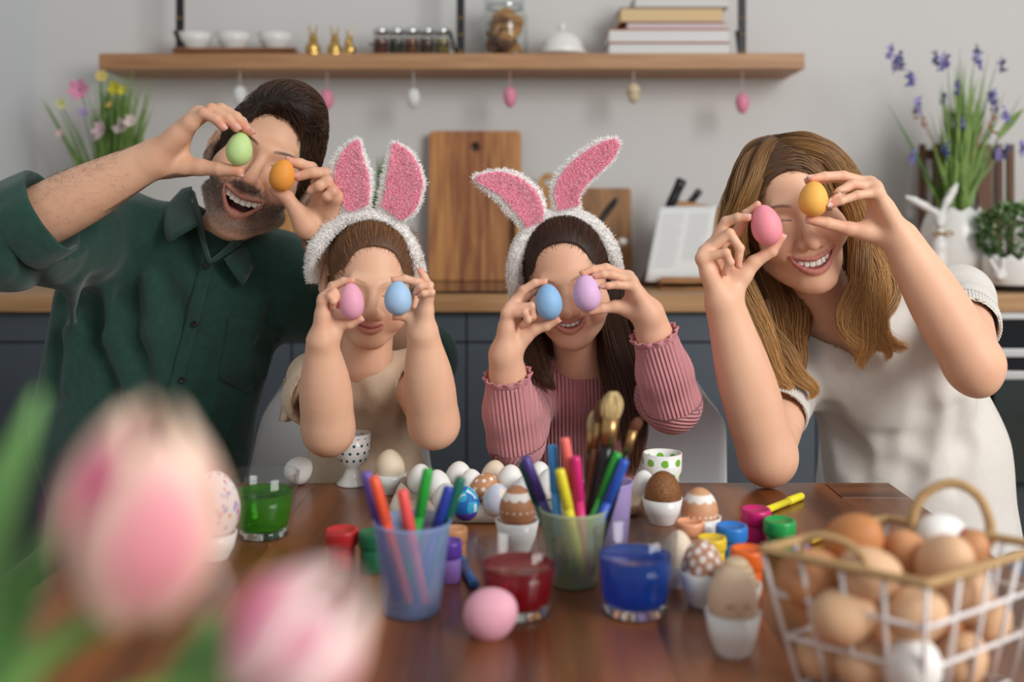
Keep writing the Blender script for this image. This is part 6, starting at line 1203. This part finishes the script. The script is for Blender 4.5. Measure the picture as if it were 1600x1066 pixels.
def things_on_table():
    VE = vcol('painted_shell', rough=.5, sss=.05, var=.05, scale=200, bump=.06, bscale=600, spec=.4)
    WH = eggmat('egg_white', '#ebe9e4', var=.02); CR = eggmat('egg_cream', '#e4d3ba', var=.05); BR = eggmat('egg_brown', '#c98f63', var=.1); BR2 = eggmat('egg_tan', '#d9b08a', var=.08); OB = eggmat('egg_deep_brown', '#c07f4d', var=.12)
    def fine(name, label, px, py, w, h, tilt, base_py, paint, group=None, tow=0):
        Y = TY(base_py); c = P(px, py, Y); r = w/2*Y/F; hl = h/2*Y/F; me = egg_me(r, hl, 72, 60); q = np.array([v.co for v in me.vertices]); setcol(me, np.clip(paint(q/np.array([r, r, hl])), 0, 1)); o = link(name, me, VE, None, tuple(c), (Euler((0, math.radians(tilt), 0)).to_matrix() @ Euler((math.radians(tow), 0, 0)).to_matrix()).to_euler()); tag(o, label, 'egg', group); return o
    # back left
    egg_cup('white footed egg cup with small dark dots, in front of the small girl', 551, 757, .0278, .078, dotmat('dotted_porcelain', '#e8e7e2', '#2f5f62', 14, 88, .20, .036, .073, .2), True)
    egg_cup('low white egg cup holding a cream egg, right of the dotted cup', 609, 771, .0245, .030); free_egg('cream egg with a small dark crack in the low white cup', 609, 729, 48, 54, 0, CR, 771)
    free_egg('plain white egg lying behind the green glass', 467, 735, 43, 46, 50, WH, 757)
    tumbler('glass tumbler half full of green dye near the plain white egg', 411, 836, 112, 82, .080, .056, (.13, .62, .05), 'green_dye')
    cols = [lin(c) for c in ('#b07cc0', '#e09a6a', '#d96a8a', '#8a9ad6')]
    def conf(q):
        out = np.tile(np.array(lin('#efe6e2')), (len(q), 1)); r_ = np.random.default_rng(4); pts = r_.normal(0, 1, (110, 3)); pts /= np.linalg.norm(pts, axis=1)[:, None]
        for i, s_ in enumerate(pts): d = np.linalg.norm(q-s_, axis=1); k = (1-ss(d, .06, .10))[:, None]; out = out*(1-k)+np.array(cols[i % 4])*k
        return out
    fine('decorated_egg', 'large white egg with colourful dots beside the green glass', 336, 790, 78, 108, 0, 872, conf); egg_cup('white egg cup under the colourful dotted egg by the green glass', 336, 874, .026, .032)
    # paint pots and pens
    jar('red paint pot standing left of the blue pen cup', 534, 889, 52, 42, .046, '#c22a2c'); jar('dark green paint pot partly behind the blue pen cup', 582, 893, 44, 38, .046, '#1f6b45')
    jar('purple paint pot right of the blue pen cup', 703, 909, 38, 34, .046, '#9a78c8', '#5a3a9a'); jar('peach lidded paint pot behind the purple one', 712, 878, 38, 34, .040, '#e0a070')
    z = TZ+.0055; q = lambda a, b: T(a, b)+[0, 0, .0055]
    marker('blue felt pen lying between the purple pot and the red glass', q(742, 922), q(713, 872), '#2f6aa8', .0058); marker('yellow felt pen lying on the bare table near the woman', q(1192, 806), q(1253, 781), '#e8dc2e', .0055)
    marker('yellow felt pen lying behind the wire basket', q(1265, 852), q(1293, 842), '#e3c52e', .0055); marker('purple felt pen lying behind the wire basket', q(1215, 872), q(1262, 862), '#5a3f9a', .0055)
    p, R0, R1, h = cup_of('translucent blue plastic cup of felt pens in the middle of the table', 644, 956, 120, 88, .093, '#9db6e4', .36)
    def inside(p, R0, A, B, h0=.006): A = np.array(A); return A
    for lb, (bx, by), (tx, ty), dy0, dy1, col in (('violet felt pen, leftmost in the blue cup', (622, 945), (571, 737), .008, .01, '#6a55a8'), ('orange-red felt pen, second in the blue cup', (640, 948), (583, 744), -.012, -.01, '#e85a3a'), ('coral red felt pen in the middle of the blue cup', (664, 950), (628, 765), -.016, -.015, '#ee5a55'), ('bright green felt pen in the blue cup', (632, 945), (669, 732), .012, .02, '#2aa23a'), ('dark blue felt pen in the blue cup', (648, 946), (702, 760), .004, .012, '#2a3f9c'), ('dark teal felt pen, rightmost in the blue cup', (655, 945), (721, 746), .014, .018, '#1f6a55')):
        marker(lb, P(bx, by-6, p[1]+dy0), P(tx, ty, p[1]+dy1), col, .0056)
    p2, _, _, _ = cup_of('translucent greenish cup holding felt pens and three brushes', 896, 912, 105, 74, .083, '#bccaa0', .40)
    for lb, (bx, by), (tx, ty), dy0, dy1, col in (('dark violet felt pen leaning left in the greenish cup', (893, 905), (820, 713), .010, .012, '#4f3f86'), ('deep green felt pen at the left edge of the greenish cup', (880, 905), (816, 720), .014, .026, '#1f5a52'), ('sky blue felt pen upright in the greenish cup', (876, 905), (863, 695), .006, .01, '#4a9ad8'), ('coral pink felt pen in the greenish cup, tallest of all pens', (915, 905), (882, 684), -.004, -.004, '#f0736a'), ('yellow felt pen in the greenish cup', (912, 906), (874, 733), -.015, -.022, '#e6d83a'), ('magenta felt pen in the greenish cup', (916, 906), (899, 713), -.012, -.018, '#d42a72'), ('hot pink felt pen behind the magenta one in the greenish cup', (905, 903), (936, 702), .014, .016, '#e0408f'), ('bright green felt pen leaning right in the greenish cup', (890, 905), (966, 707), .0, -.004, '#2f9a3c'), ('royal blue felt pen, rightmost in the greenish cup', (902, 905), (977, 718), -.008, -.012, '#2f58b8')):
        marker(lb, P(bx, by-6, p2[1]+dy0), P(tx, ty, p2[1]+dy1), col, .0056)
    Yc = p2[1]
    brush('small brown bristle brush in the greenish cup', P(905, 898, Yc+.004), P(930, 700, Yc+.012), P(936, 660, Yc+.013), P(939, 622, Yc+.014), '#7a4a2c', '#7a4a34', .0042, .0052, '#b08a5a')
    brush('brown bristle thin brush behind the cream one', P(912, 898, Yc+.01), P(921, 705, Yc+.02), P(925, 672, Yc+.021), P(929, 640, Yc+.022), '#5a3420', '#c9b48a', .0045, .0050, '#8f8f92')
    brush('large cream bristle brush with black handle in the greenish cup', P(900, 900, Yc+.002), P(950, 695, Yc+.004), P(954, 652, Yc+.005), P(958, 610, Yc+.006), '#141414', '#d9c08a', .0085, .0100)
    brush('slim dark bristle brush leaning right with silver ferrule', P(925, 900, Yc-.004), P(979, 708, Yc-.002), P(990, 672, Yc-.001), P(998, 652, Yc), '#17181c', '#6e3f2a', .0040, .0050)
    cup_of('translucent lavender cup behind the greenish pen cup', 950, 868, 76, 58, .088, '#b3a2d8', .75)
    # carton of eggs
    t = thing('egg_carton', 'grey cardboard egg carton full of white and decorated eggs', 'egg carton', (-.045, 1.465, TZ)); nx, ny = 5, 3; sx, sy = .0465, .048; g = []
    for j in range(ny*10+3):
        row = []
        for i in range(nx*10+3):
            u, v = (i-1)/10, (j-1)/10; edge = i in (0, nx*10+2) or j in (0, ny*10+2); u, v = min(max(u, 0), nx), min(max(v, 0), ny); z = .016+.016*(.5+.5*math.cos(2*math.pi*u))*(.5+.5*math.cos(2*math.pi*v))-.012*(.5-.5*math.cos(2*math.pi*u))*(.5-.5*math.cos(2*math.pi*v))
            if u in (0, nx) or v in (0, ny): z = .024
            if edge: z = .002; u += (.03 if u == nx else -.03 if u == 0 else 0); v += (.03 if v == ny else -.03 if v == 0 else 0)
            row.append(((u-nx/2)*sx, (v-ny/2)*sy, z))
        g.append(row)
    solid(link('tray', grid_me(np.array(g)), mat('pulp', '#b3a798', rough=.95, var=.15, scale=80, bump=.5, bscale=500), t, (0, 0, 0)), .0018)
    def blueart(q): n = vnoise(q*[1, 1, .6], 3.2, 7); n2 = vnoise(q*[1, 1, .4], 6, 8); c = np.where((n > .05)[:, None], np.array(lin('#35b0d8')), np.array(lin('#1f6fc0'))); c = np.where((n2 > .45)[:, None], np.array(lin('#d9eef2')), c); return np.where((q[:, 2] < -.42+.1*n2)[:, None], np.array(lin('#5a3fb0')), c)
    def pastel(q): n = vnoise(q, 2.6, 17); n2 = vnoise(q, 4, 18); c = np.where((n > .25)[:, None], np.array(lin('#e3b0c0')), np.array(lin('#c9cfe0'))); return np.where((n2 > .3)[:, None], np.array(lin('#ece3d0')), c)
    def bluespot(q): n = vnoise(q, 3.5, 21); return np.where((n > .38)[:, None], np.array(lin('#3f62b8')), np.array(lin('#e9e9ea')))
    def wdots(base, w_='#f0e8e0', rr=.16, n=60, seed=3):
        def f(q):
            k = 0
            for i in range(n): z = 1-2*(i+.5)/n; a = i*2.39996; s_ = np.array([math.sqrt(1-z*z)*math.cos(a), math.sqrt(1-z*z)*math.sin(a), z]); k = np.maximum(k, 1-ss(np.linalg.norm(q-s_, axis=1), rr*.85, rr*1.1))
            return np.array(lin(base))*(1-k[:, None])+np.array(lin(w_))*k[:, None]
        return f
    for lb, px, py, w, h, Y, m in (('white egg at the back left of the carton behind the bright green pen', 657, 750, 42, 50, 1.50, WH), ('white egg in the carton behind the dark blue pen', 684, 759, 42, 50, 1.455, WH), ('white egg in the front left of the carton beside the teal pen', 698, 782, 46, 54, 1.405, WH), ('white egg in the back row of the carton above the blue painted egg', 717, 746, 44, 50, 1.50, WH), ('white egg in the carton touching the brown dotted egg', 737, 757, 40, 48, 1.465, WH), ('cream egg in the back row of the carton behind the dotted brown one', 772, 744, 42, 50, 1.51, CR), ('white egg in the carton right of the brown dotted egg', 797, 752, 44, 52, 1.465, WH), ('white egg in the back row of the carton behind the violet pen', 843, 745, 40, 48, 1.50, WH), ('white egg at the right end of the carton behind the sky blue pen', 858, 757, 42, 50, 1.455, WH)):
        egg_at(px, py, Y, w, h, rng.uniform(-8, 8), m, lb, 'eggs in the cardboard carton', 0, 'egg')
    def inY(Y): return YH+F*(H-TZ)/Y
    fine('decorated_egg', 'blue and turquoise painted egg in the front of the carton', 728, 787, 44, 54, -3, inY(1.40), blueart); fine('decorated_egg', 'brown egg with white dots in the middle of the carton', 757, 763, 44, 50, 30, inY(1.45), wdots('#c68d60', rr=.15, n=34)); fine('decorated_egg', 'pastel marbled egg in the carton beside the laced brown egg', 776, 781, 44, 52, 4, inY(1.40), pastel); fine('decorated_egg', 'white egg with blue blotches in the carton behind the laced brown egg', 822, 767, 44, 50, 10, inY(1.43), bluespot)
    fine('decorated_egg', 'brown egg with white icing lace, nearest the red glass', 808, 792, 57, 66, 0, 862, lace('#b9805a', z0=.48, dots=(-.12, 16))); egg_cup('white egg cup under the laced brown egg behind the red glass', 808, 861, .0265, .038)
    # glasses
    tumbler('glass tumbler of red dye beside the pink egg', 810, 957, 136, 104, .073, .050, (.55, .012, .03), 'red_dye'); tumbler('glass tumbler of blue dye in the middle of the table', 992, 955, 132, 108, .082, .058, (.015, .19, .90), 'blue_dye')
    c = T(768, 990); free_egg('plain pink dyed egg lying on the table before the red glass', 768, 959, 82, 88, 55, eggmat('egg_baby_pink', '#e8a9b8'), 993, tow=20)
    # right hand group
    egg_cup('white footed egg cup with big green dots, empty', 1035, 795, .0272, .078, dotmat('green_dot_porcelain', '#e9e8e2', '#6fa82e', 8, 52, .27, .034, .073, .2), True); free_egg('white egg behind the glittery brown egg', 1006, 757, 36, 44, 0, WH, 806)
    s = [(.026*math.sin(a)*math.cos(b), .026*math.sin(a)*math.sin(b), .026*(1-math.cos(a))+.004*math.sin(b*7)*(a > 1.4)) for a in np.linspace(.05, 1.75, 10) for b in np.linspace(0, 6.283, 28, endpoint=False)]; t = link('egg_shell', grid_me(np.array(s).reshape(10, 28, 3), True), CR, None, tuple(T(985, 800)+[0, 0, .003]), (.5, -.3, 0)); solid(t, .0008); tag(t, 'broken cream eggshell half behind the glittery egg', 'eggshell')
    gl = mat('glitter_brown', '#3f2614', rough=.4, var=.9, scale=420, col2='#8a5a32', metal=.2, bump=.9, bscale=500); free_egg('glittery dark brown egg in a white cup, in front of the green dotted cup', 1036, 768, 58, 64, 0, gl, 818); egg_cup('white egg cup under the glittery brown egg', 1035, 818, .0268, .034)
    fine('decorated_egg', 'brown egg with white lace top and dotted belt, by the magenta pot', 1093, 795, 58, 66, 0, 854, lace('#cf9a72', z0=.50, dots=(-.22, 20))); egg_cup('white egg cup under the laced egg with the dotted belt', 1094, 855, .0255, .038)
    jar('peach coloured paint pot in front of the laced egg with dotted belt', 1078, 866, 46, 40, .040, '#eba57c'); jar('yellow lidded paint pot behind the white spotted brown egg', 1112, 888, 46, 40, .036, '#e6c22e')
    free_egg('large cream egg between the blue glass and the spotted egg', 1060, 866, 50, 74, 0, CR, 915); egg_cup('white egg cup under the cream egg beside the blue glass', 1060, 916, .0235, .028)
    fine('decorated_egg', 'brown egg with large white polka dots, right of the blue glass', 1097, 882, 65, 76, 0, 944, wdots('#b98263', rr=.17, n=56)); egg_cup('white egg cup under the polka dotted brown egg', 1097, 945, .0238, .036)
    fine('decorated_egg', 'tan egg with fine knitted pattern behind the bunny face egg', 1149, 910, 66, 82, 4, 966, lambda q: np.where((np.sin(q[:, 2]*26+2.2*np.abs(np.sin(np.arctan2(q[:, 1], q[:, 0])*9))) > .25)[:, None], np.array(lin('#caa57c')), np.array(lin('#e0c8a6')))); egg_cup('white egg cup under the tan patterned egg', 1152, 967, .0240, .036)
    def face(q):
        c = np.tile(np.array(lin('#dcbfa2')), (len(q), 1)); f = q[:, 1] < 0
        for x0 in (-.28, .34): k = f*(np.abs(np.abs(q[:, 0]-x0-.0)-0) < .16)*(1-ss(np.abs(q[:, 2]+.12+.9*(q[:, 0]-x0)**2*3-.05), .015, .04)); c = c*(1-k[:, None])+np.array(lin('#4a3a33'))*k[:, None]
        k = f*(1-ss(np.sqrt((q[:, 0]-.04)**2+(q[:, 2]+.30)**2), .05, .08)); c = c*(1-k[:, None])+np.array(lin('#b98a86'))*k[:, None]; return c
    fine('decorated_egg', 'beige egg with a drawn sleepy face in the nearest white cup', 1145, 932, 79, 92, 0, 1022, face); egg_cup('white egg cup in the foreground under the sleepy face egg', 1145, 1022, .0255, .040)
    jar('blue paint pot behind the tan patterned egg', 1143, 878, 50, 43, .043, '#2f7fc0', '#2878c8'); jar('magenta paint pot below the yellow pen', 1181, 853, 47, 38, .046, '#d02a78', '#c41f6a'); jar('green paint pot right of the magenta one', 1218, 868, 50, 40, .043, '#2a8a4a', '#239a4a'); jar('orange paint pot left of the wire basket', 1168, 930, 54, 44, .050, '#ea6a22')

def basket():
    hr = .120; zb = TZ+.004; zr = TZ+hr; cx, cy = .336, .9035; R = [np.array(v) for v in ((.2125, .899), (.320, .813), (.4595, .908), (.352, .994))]; cen = sum(R)/4
    rim = [np.array([*(v), zr]) for v in R]; bot = [np.array([*(cen+(v-cen)*.74), zb]) for v in R]; t = thing('wire_basket', 'white wire basket with rope rim full of brown eggs', 'basket', (cen[0], cen[1], TZ)); WM = mat('white_wire', '#e4dfdd', rough=.4); RP = mat('rope', '#c6a273', rough=.95, var=.3, scale=400, bump=.8, bscale=900)
    def at(s, u, v): a, b = rim[s]*v+bot[s]*(1-v), rim[(s+1) % 4]*v+bot[(s+1) % 4]*(1-v); return a*(1-u)+b*u
    for s in range(4):
        for u in (0, .25, .5, .75): link('wire', tube([at(s, u, 0), at(s, u, 1)], .0021, 8), WM, t)
    for v in (0, .36, .68): link('wire', tube([at(s, u, v) for s in range(4) for u in (0, .33, .66)]+[at(0, 0, v)], .0021, 8), WM, t)
    for u in (.25, .5, .75): link('wire', tube([at(0, u, 0), at(2, 1-u, 0)], .0018, 6), WM, t); link('wire', tube([at(1, u, 0), at(3, 1-u, 0)], .0018, 6), WM, t)
    loop = np.array([at(s, u, 1) for s in range(4) for u in np.linspace(0, 1, 12, endpoint=False)]+[at(0, 0, 1)]); n = 400; d = np.linalg.norm(np.diff(loop, axis=0), axis=1).cumsum(); d = np.insert(d, 0, 0); ts = np.linspace(0, d[-1], n); c = np.stack([np.interp(ts, d, loop[:, i]) for i in range(3)], 1)
    def rope(path, r, nm, tw=900):
        path = np.asarray(path); L_ = np.insert(np.linalg.norm(np.diff(path, axis=0), axis=1).cumsum(), 0, 0); tt, u, v = frames(path, (.1, .2, 1)); bm = bmesh.new()
        for k in range(3): a = L_*tw+k*2.094; tube_bm(bm, path+(np.cos(a)[:, None]*u+np.sin(a)[:, None]*v)*r*.55, r*.62, 6)
        return link(nm, bmfin(bm), RP, t)
    rope(c, .0038, 'rope_rim')
    Yh = .955; rope(spline([P(1425, 838, .965), P(1428, 800, .965), P(1450, 768, .965), P(1491, 755, .962), P(1528, 775, .955), P(1546, 815, .950), P(1547, 850, .945)], 90), .0043, 'rope_handle')
    rope(spline([P(1253, 897, .880), P(1256, 850, .876), P(1290, 838, .868), P(1340, 860, .858), P(1362, 905, .850)], 80), .0028, 'rope_handle')
    C_ = {'b': eggmat('egg_brown', '#c98f63'), 'o': eggmat('egg_deep_brown', '#c07f4d'), 't': eggmat('egg_tan', '#d9b08a'), 'c': eggmat('egg_cream', '#e4d3ba'), 'w': eggmat('egg_white', '#ebe9e4')}
    k = 1650/.9
    for lb, px, py, Y, w, h, ti, m, tow in (('orange-brown egg at the top left of the basket', 1335, 845, .925, 86, 98, 40, 'o', 30), ('brown egg in the top middle of the basket', 1412, 868, .930, 80, 94, -20, 'b', 40), ('pale tan egg at the front top of the basket behind the rope loop', 1358, 897, .868, 84, 100, 80, 't', 20), ('large cream-tan egg at the top right of the basket under the handle', 1478, 880, .895, 88, 104, 15, 't', 40), ('white egg with a red mark at the back of the basket under the handle', 1470, 833, .960, 62, 78, 80, 'w', 0), ('small brown egg at the far right under the rope handle', 1515, 862, .945, 62, 76, 30, 'b', 20), ('brown egg in the left corner of the basket behind the wires', 1268, 903, .900, 92, 104, 70, 'b', 10), ('tan egg in the middle layer left of the basket front', 1318, 963, .865, 88, 100, 75, 't', 10), ('tan egg in the middle layer at the basket front corner', 1432, 960, .855, 88, 100, 60, 't', 25), ('pale brown egg in the middle layer right side of the basket', 1507, 925, .890, 80, 96, 20, 't', 20), ('cream brown egg low at the right wires of the basket', 1545, 972, .915, 66, 84, 30, 't', 10), ('cream egg at the bottom left of the basket', 1288, 1022, .905, 76, 88, 60, 't', 0), ('pinkish tan egg at the bottom beside the white one', 1352, 1037, .875, 78, 92, 70, 't', 10), ('white egg at the bottom front of the basket', 1426, 1040, .850, 92, 104, 5, 'w', 35), ('cream egg at the bottom right of the basket', 1502, 1030, .890, 78, 90, 40, 't', 0), ('brown egg in the hidden middle of the basket seen through the wires', 1385, 985, .925, 84, 96, 50, 'b', 0), ('brown egg deep in the basket near the right wires', 1478, 985, .930, 80, 92, 10, 'o', 0)):
        e, o = egg_at(px, py, Y, w, h, ti, C_[m], lb, 'eggs in the wire basket', tow, 'egg')
        if 'red mark' in lb: pt = link('red_mark', lathe([(0, .0008), (.006, .0006), (.008, 0), (0, -.0004)], 12), mat('red_paint', '#b8324a', rough=.5), o); pt.matrix_basis = Matrix.Translation((.003, -.014, .016)) @ Vector((.1, -.75, .65)).to_track_quat('Z', 'Y').to_matrix().to_4x4(); pt.matrix_parent_inverse = Matrix()

def tulips():
    PM = vcol('tulip_petal', rough=.55, sss=.2, var=.06, scale=60); SG = mat('tulip_stem', '#6f9a4a', rough=.5, var=.15); LG = mat('tulip_leaf', '#5f9a4c', rough=.45, var=.25, scale=12, col2='#83b56a')
    base = np.array([-.20, .33, TZ]); v = thing('glass_vase', 'glass vase holding the blurred tulips in the lower left foreground', 'vase', base); link('vase', lathe([(0, 0), (.04, 0), (.042, .004), (.036, .08), (.043, .16), (.041, .16), (.034, .08), (.038, .006), (0, .006)], 36), thinglass('clear_glass'), v, (0, 0, 0))
    def bloom(label, bpx, tpx, Y, L_, R_, col, seed, sc_=1.0):
        r = random.Random(seed); B = P(*bpx, Y); Tt = P(*tpx, Y-.01); ax = Tt-B; ax /= np.linalg.norm(ax); t = thing('tulip', label, 'tulip', B); q = Vector(ax).to_track_quat('Z', 'Y').to_matrix().to_4x4(); M = Matrix.Translation(B) @ q
        for i in range(6):
            inner = i % 2; a0 = i*math.pi/3+.2; g, cs = [], []
            for vv in np.linspace(0, 1, 16):
                row = []
                for u in np.linspace(-1, 1, 11):
                    wd = .95*math.sin(math.pi*min(1, vv*.62+.16))**.7*(1-vv**5)**.7; rr = R_*(math.sin(math.pi*(.12+.80*vv))**.8)*(.88 if inner else 1.0)*(1+.05*u*u); a = a0+u*wd; row.append((rr*math.cos(a), rr*math.sin(a), L_*(vv*(1 if not inner else 1.04))-.004*u*u))
                    e = abs(u)**2; fw = min(1.15, max(.3, .92-.55*(q.to_3x3() @ Vector((math.cos(a0), math.sin(a0), 0))).x)); pk = fw* np.clip((1-e)*1.15*math.sin(math.pi*min(1, vv*.85+.1))-.1*(vv > .75), 0, 1)*col[2]; cs.append(np.array(lin(col[0]))*(1-pk)+np.array(lin(col[1]))*pk)
                g.append(row)
            me = grid_me(np.array(g)); setcol(me, np.array(cs)); o = link('petal', me, PM, t); o.matrix_basis = M; solid(o, .0012)
        st = spline([base+[0, 0, .02], base+[.005, 0, .17], B*.55+base*.45+[0, 0, .10], B], 24); link('stem', tube(st, .0042, 10), SG, t); return t
    bloom('large pink and cream tulip filling the lower left foreground', (205, 945), (243, 600), .345, .067, .0255, ('#f3d9bd', '#e2638a', 1.1), 1)
    bloom('smaller pale pink tulip leaning right in the lower foreground', (400, 1062), (560, 900), .345, .048, .0215, ('#f7dfd3', '#ee8fab', .9), 2)
    tl = thing('tulip_leaves', 'broad green tulip leaves blurred at the left edge', 'leaves', base+[0, 0, .02])
    for A, B, bend, wd in ((base+[0, .01, .03], P(62, 612, .36), (-.035, 0, .0), .019), (base+[-.01, .0, .03], P(10, 690, .36), (-.03, 0, 0), .020), (base+[.0, .01, .05], P(420, 905, .37), (-.01, 0, .03), .016), (base+[.01, .02, .05], P(330, 960, .38), (.0, 0, .02), .018), (base+[-.02, 0, .03], P(95, 800, .38), (-.03, 0, .0), .020)):
        o = leafset('leaf', [blade_me(A, B, bend, wd, 18)], LG, tl); solid(o, .0012)
room(); kitchen(); plants(); table(); chairs(); things_on_table(); basket(); tulips()
man(); girl_a(); girl_b(); woman()
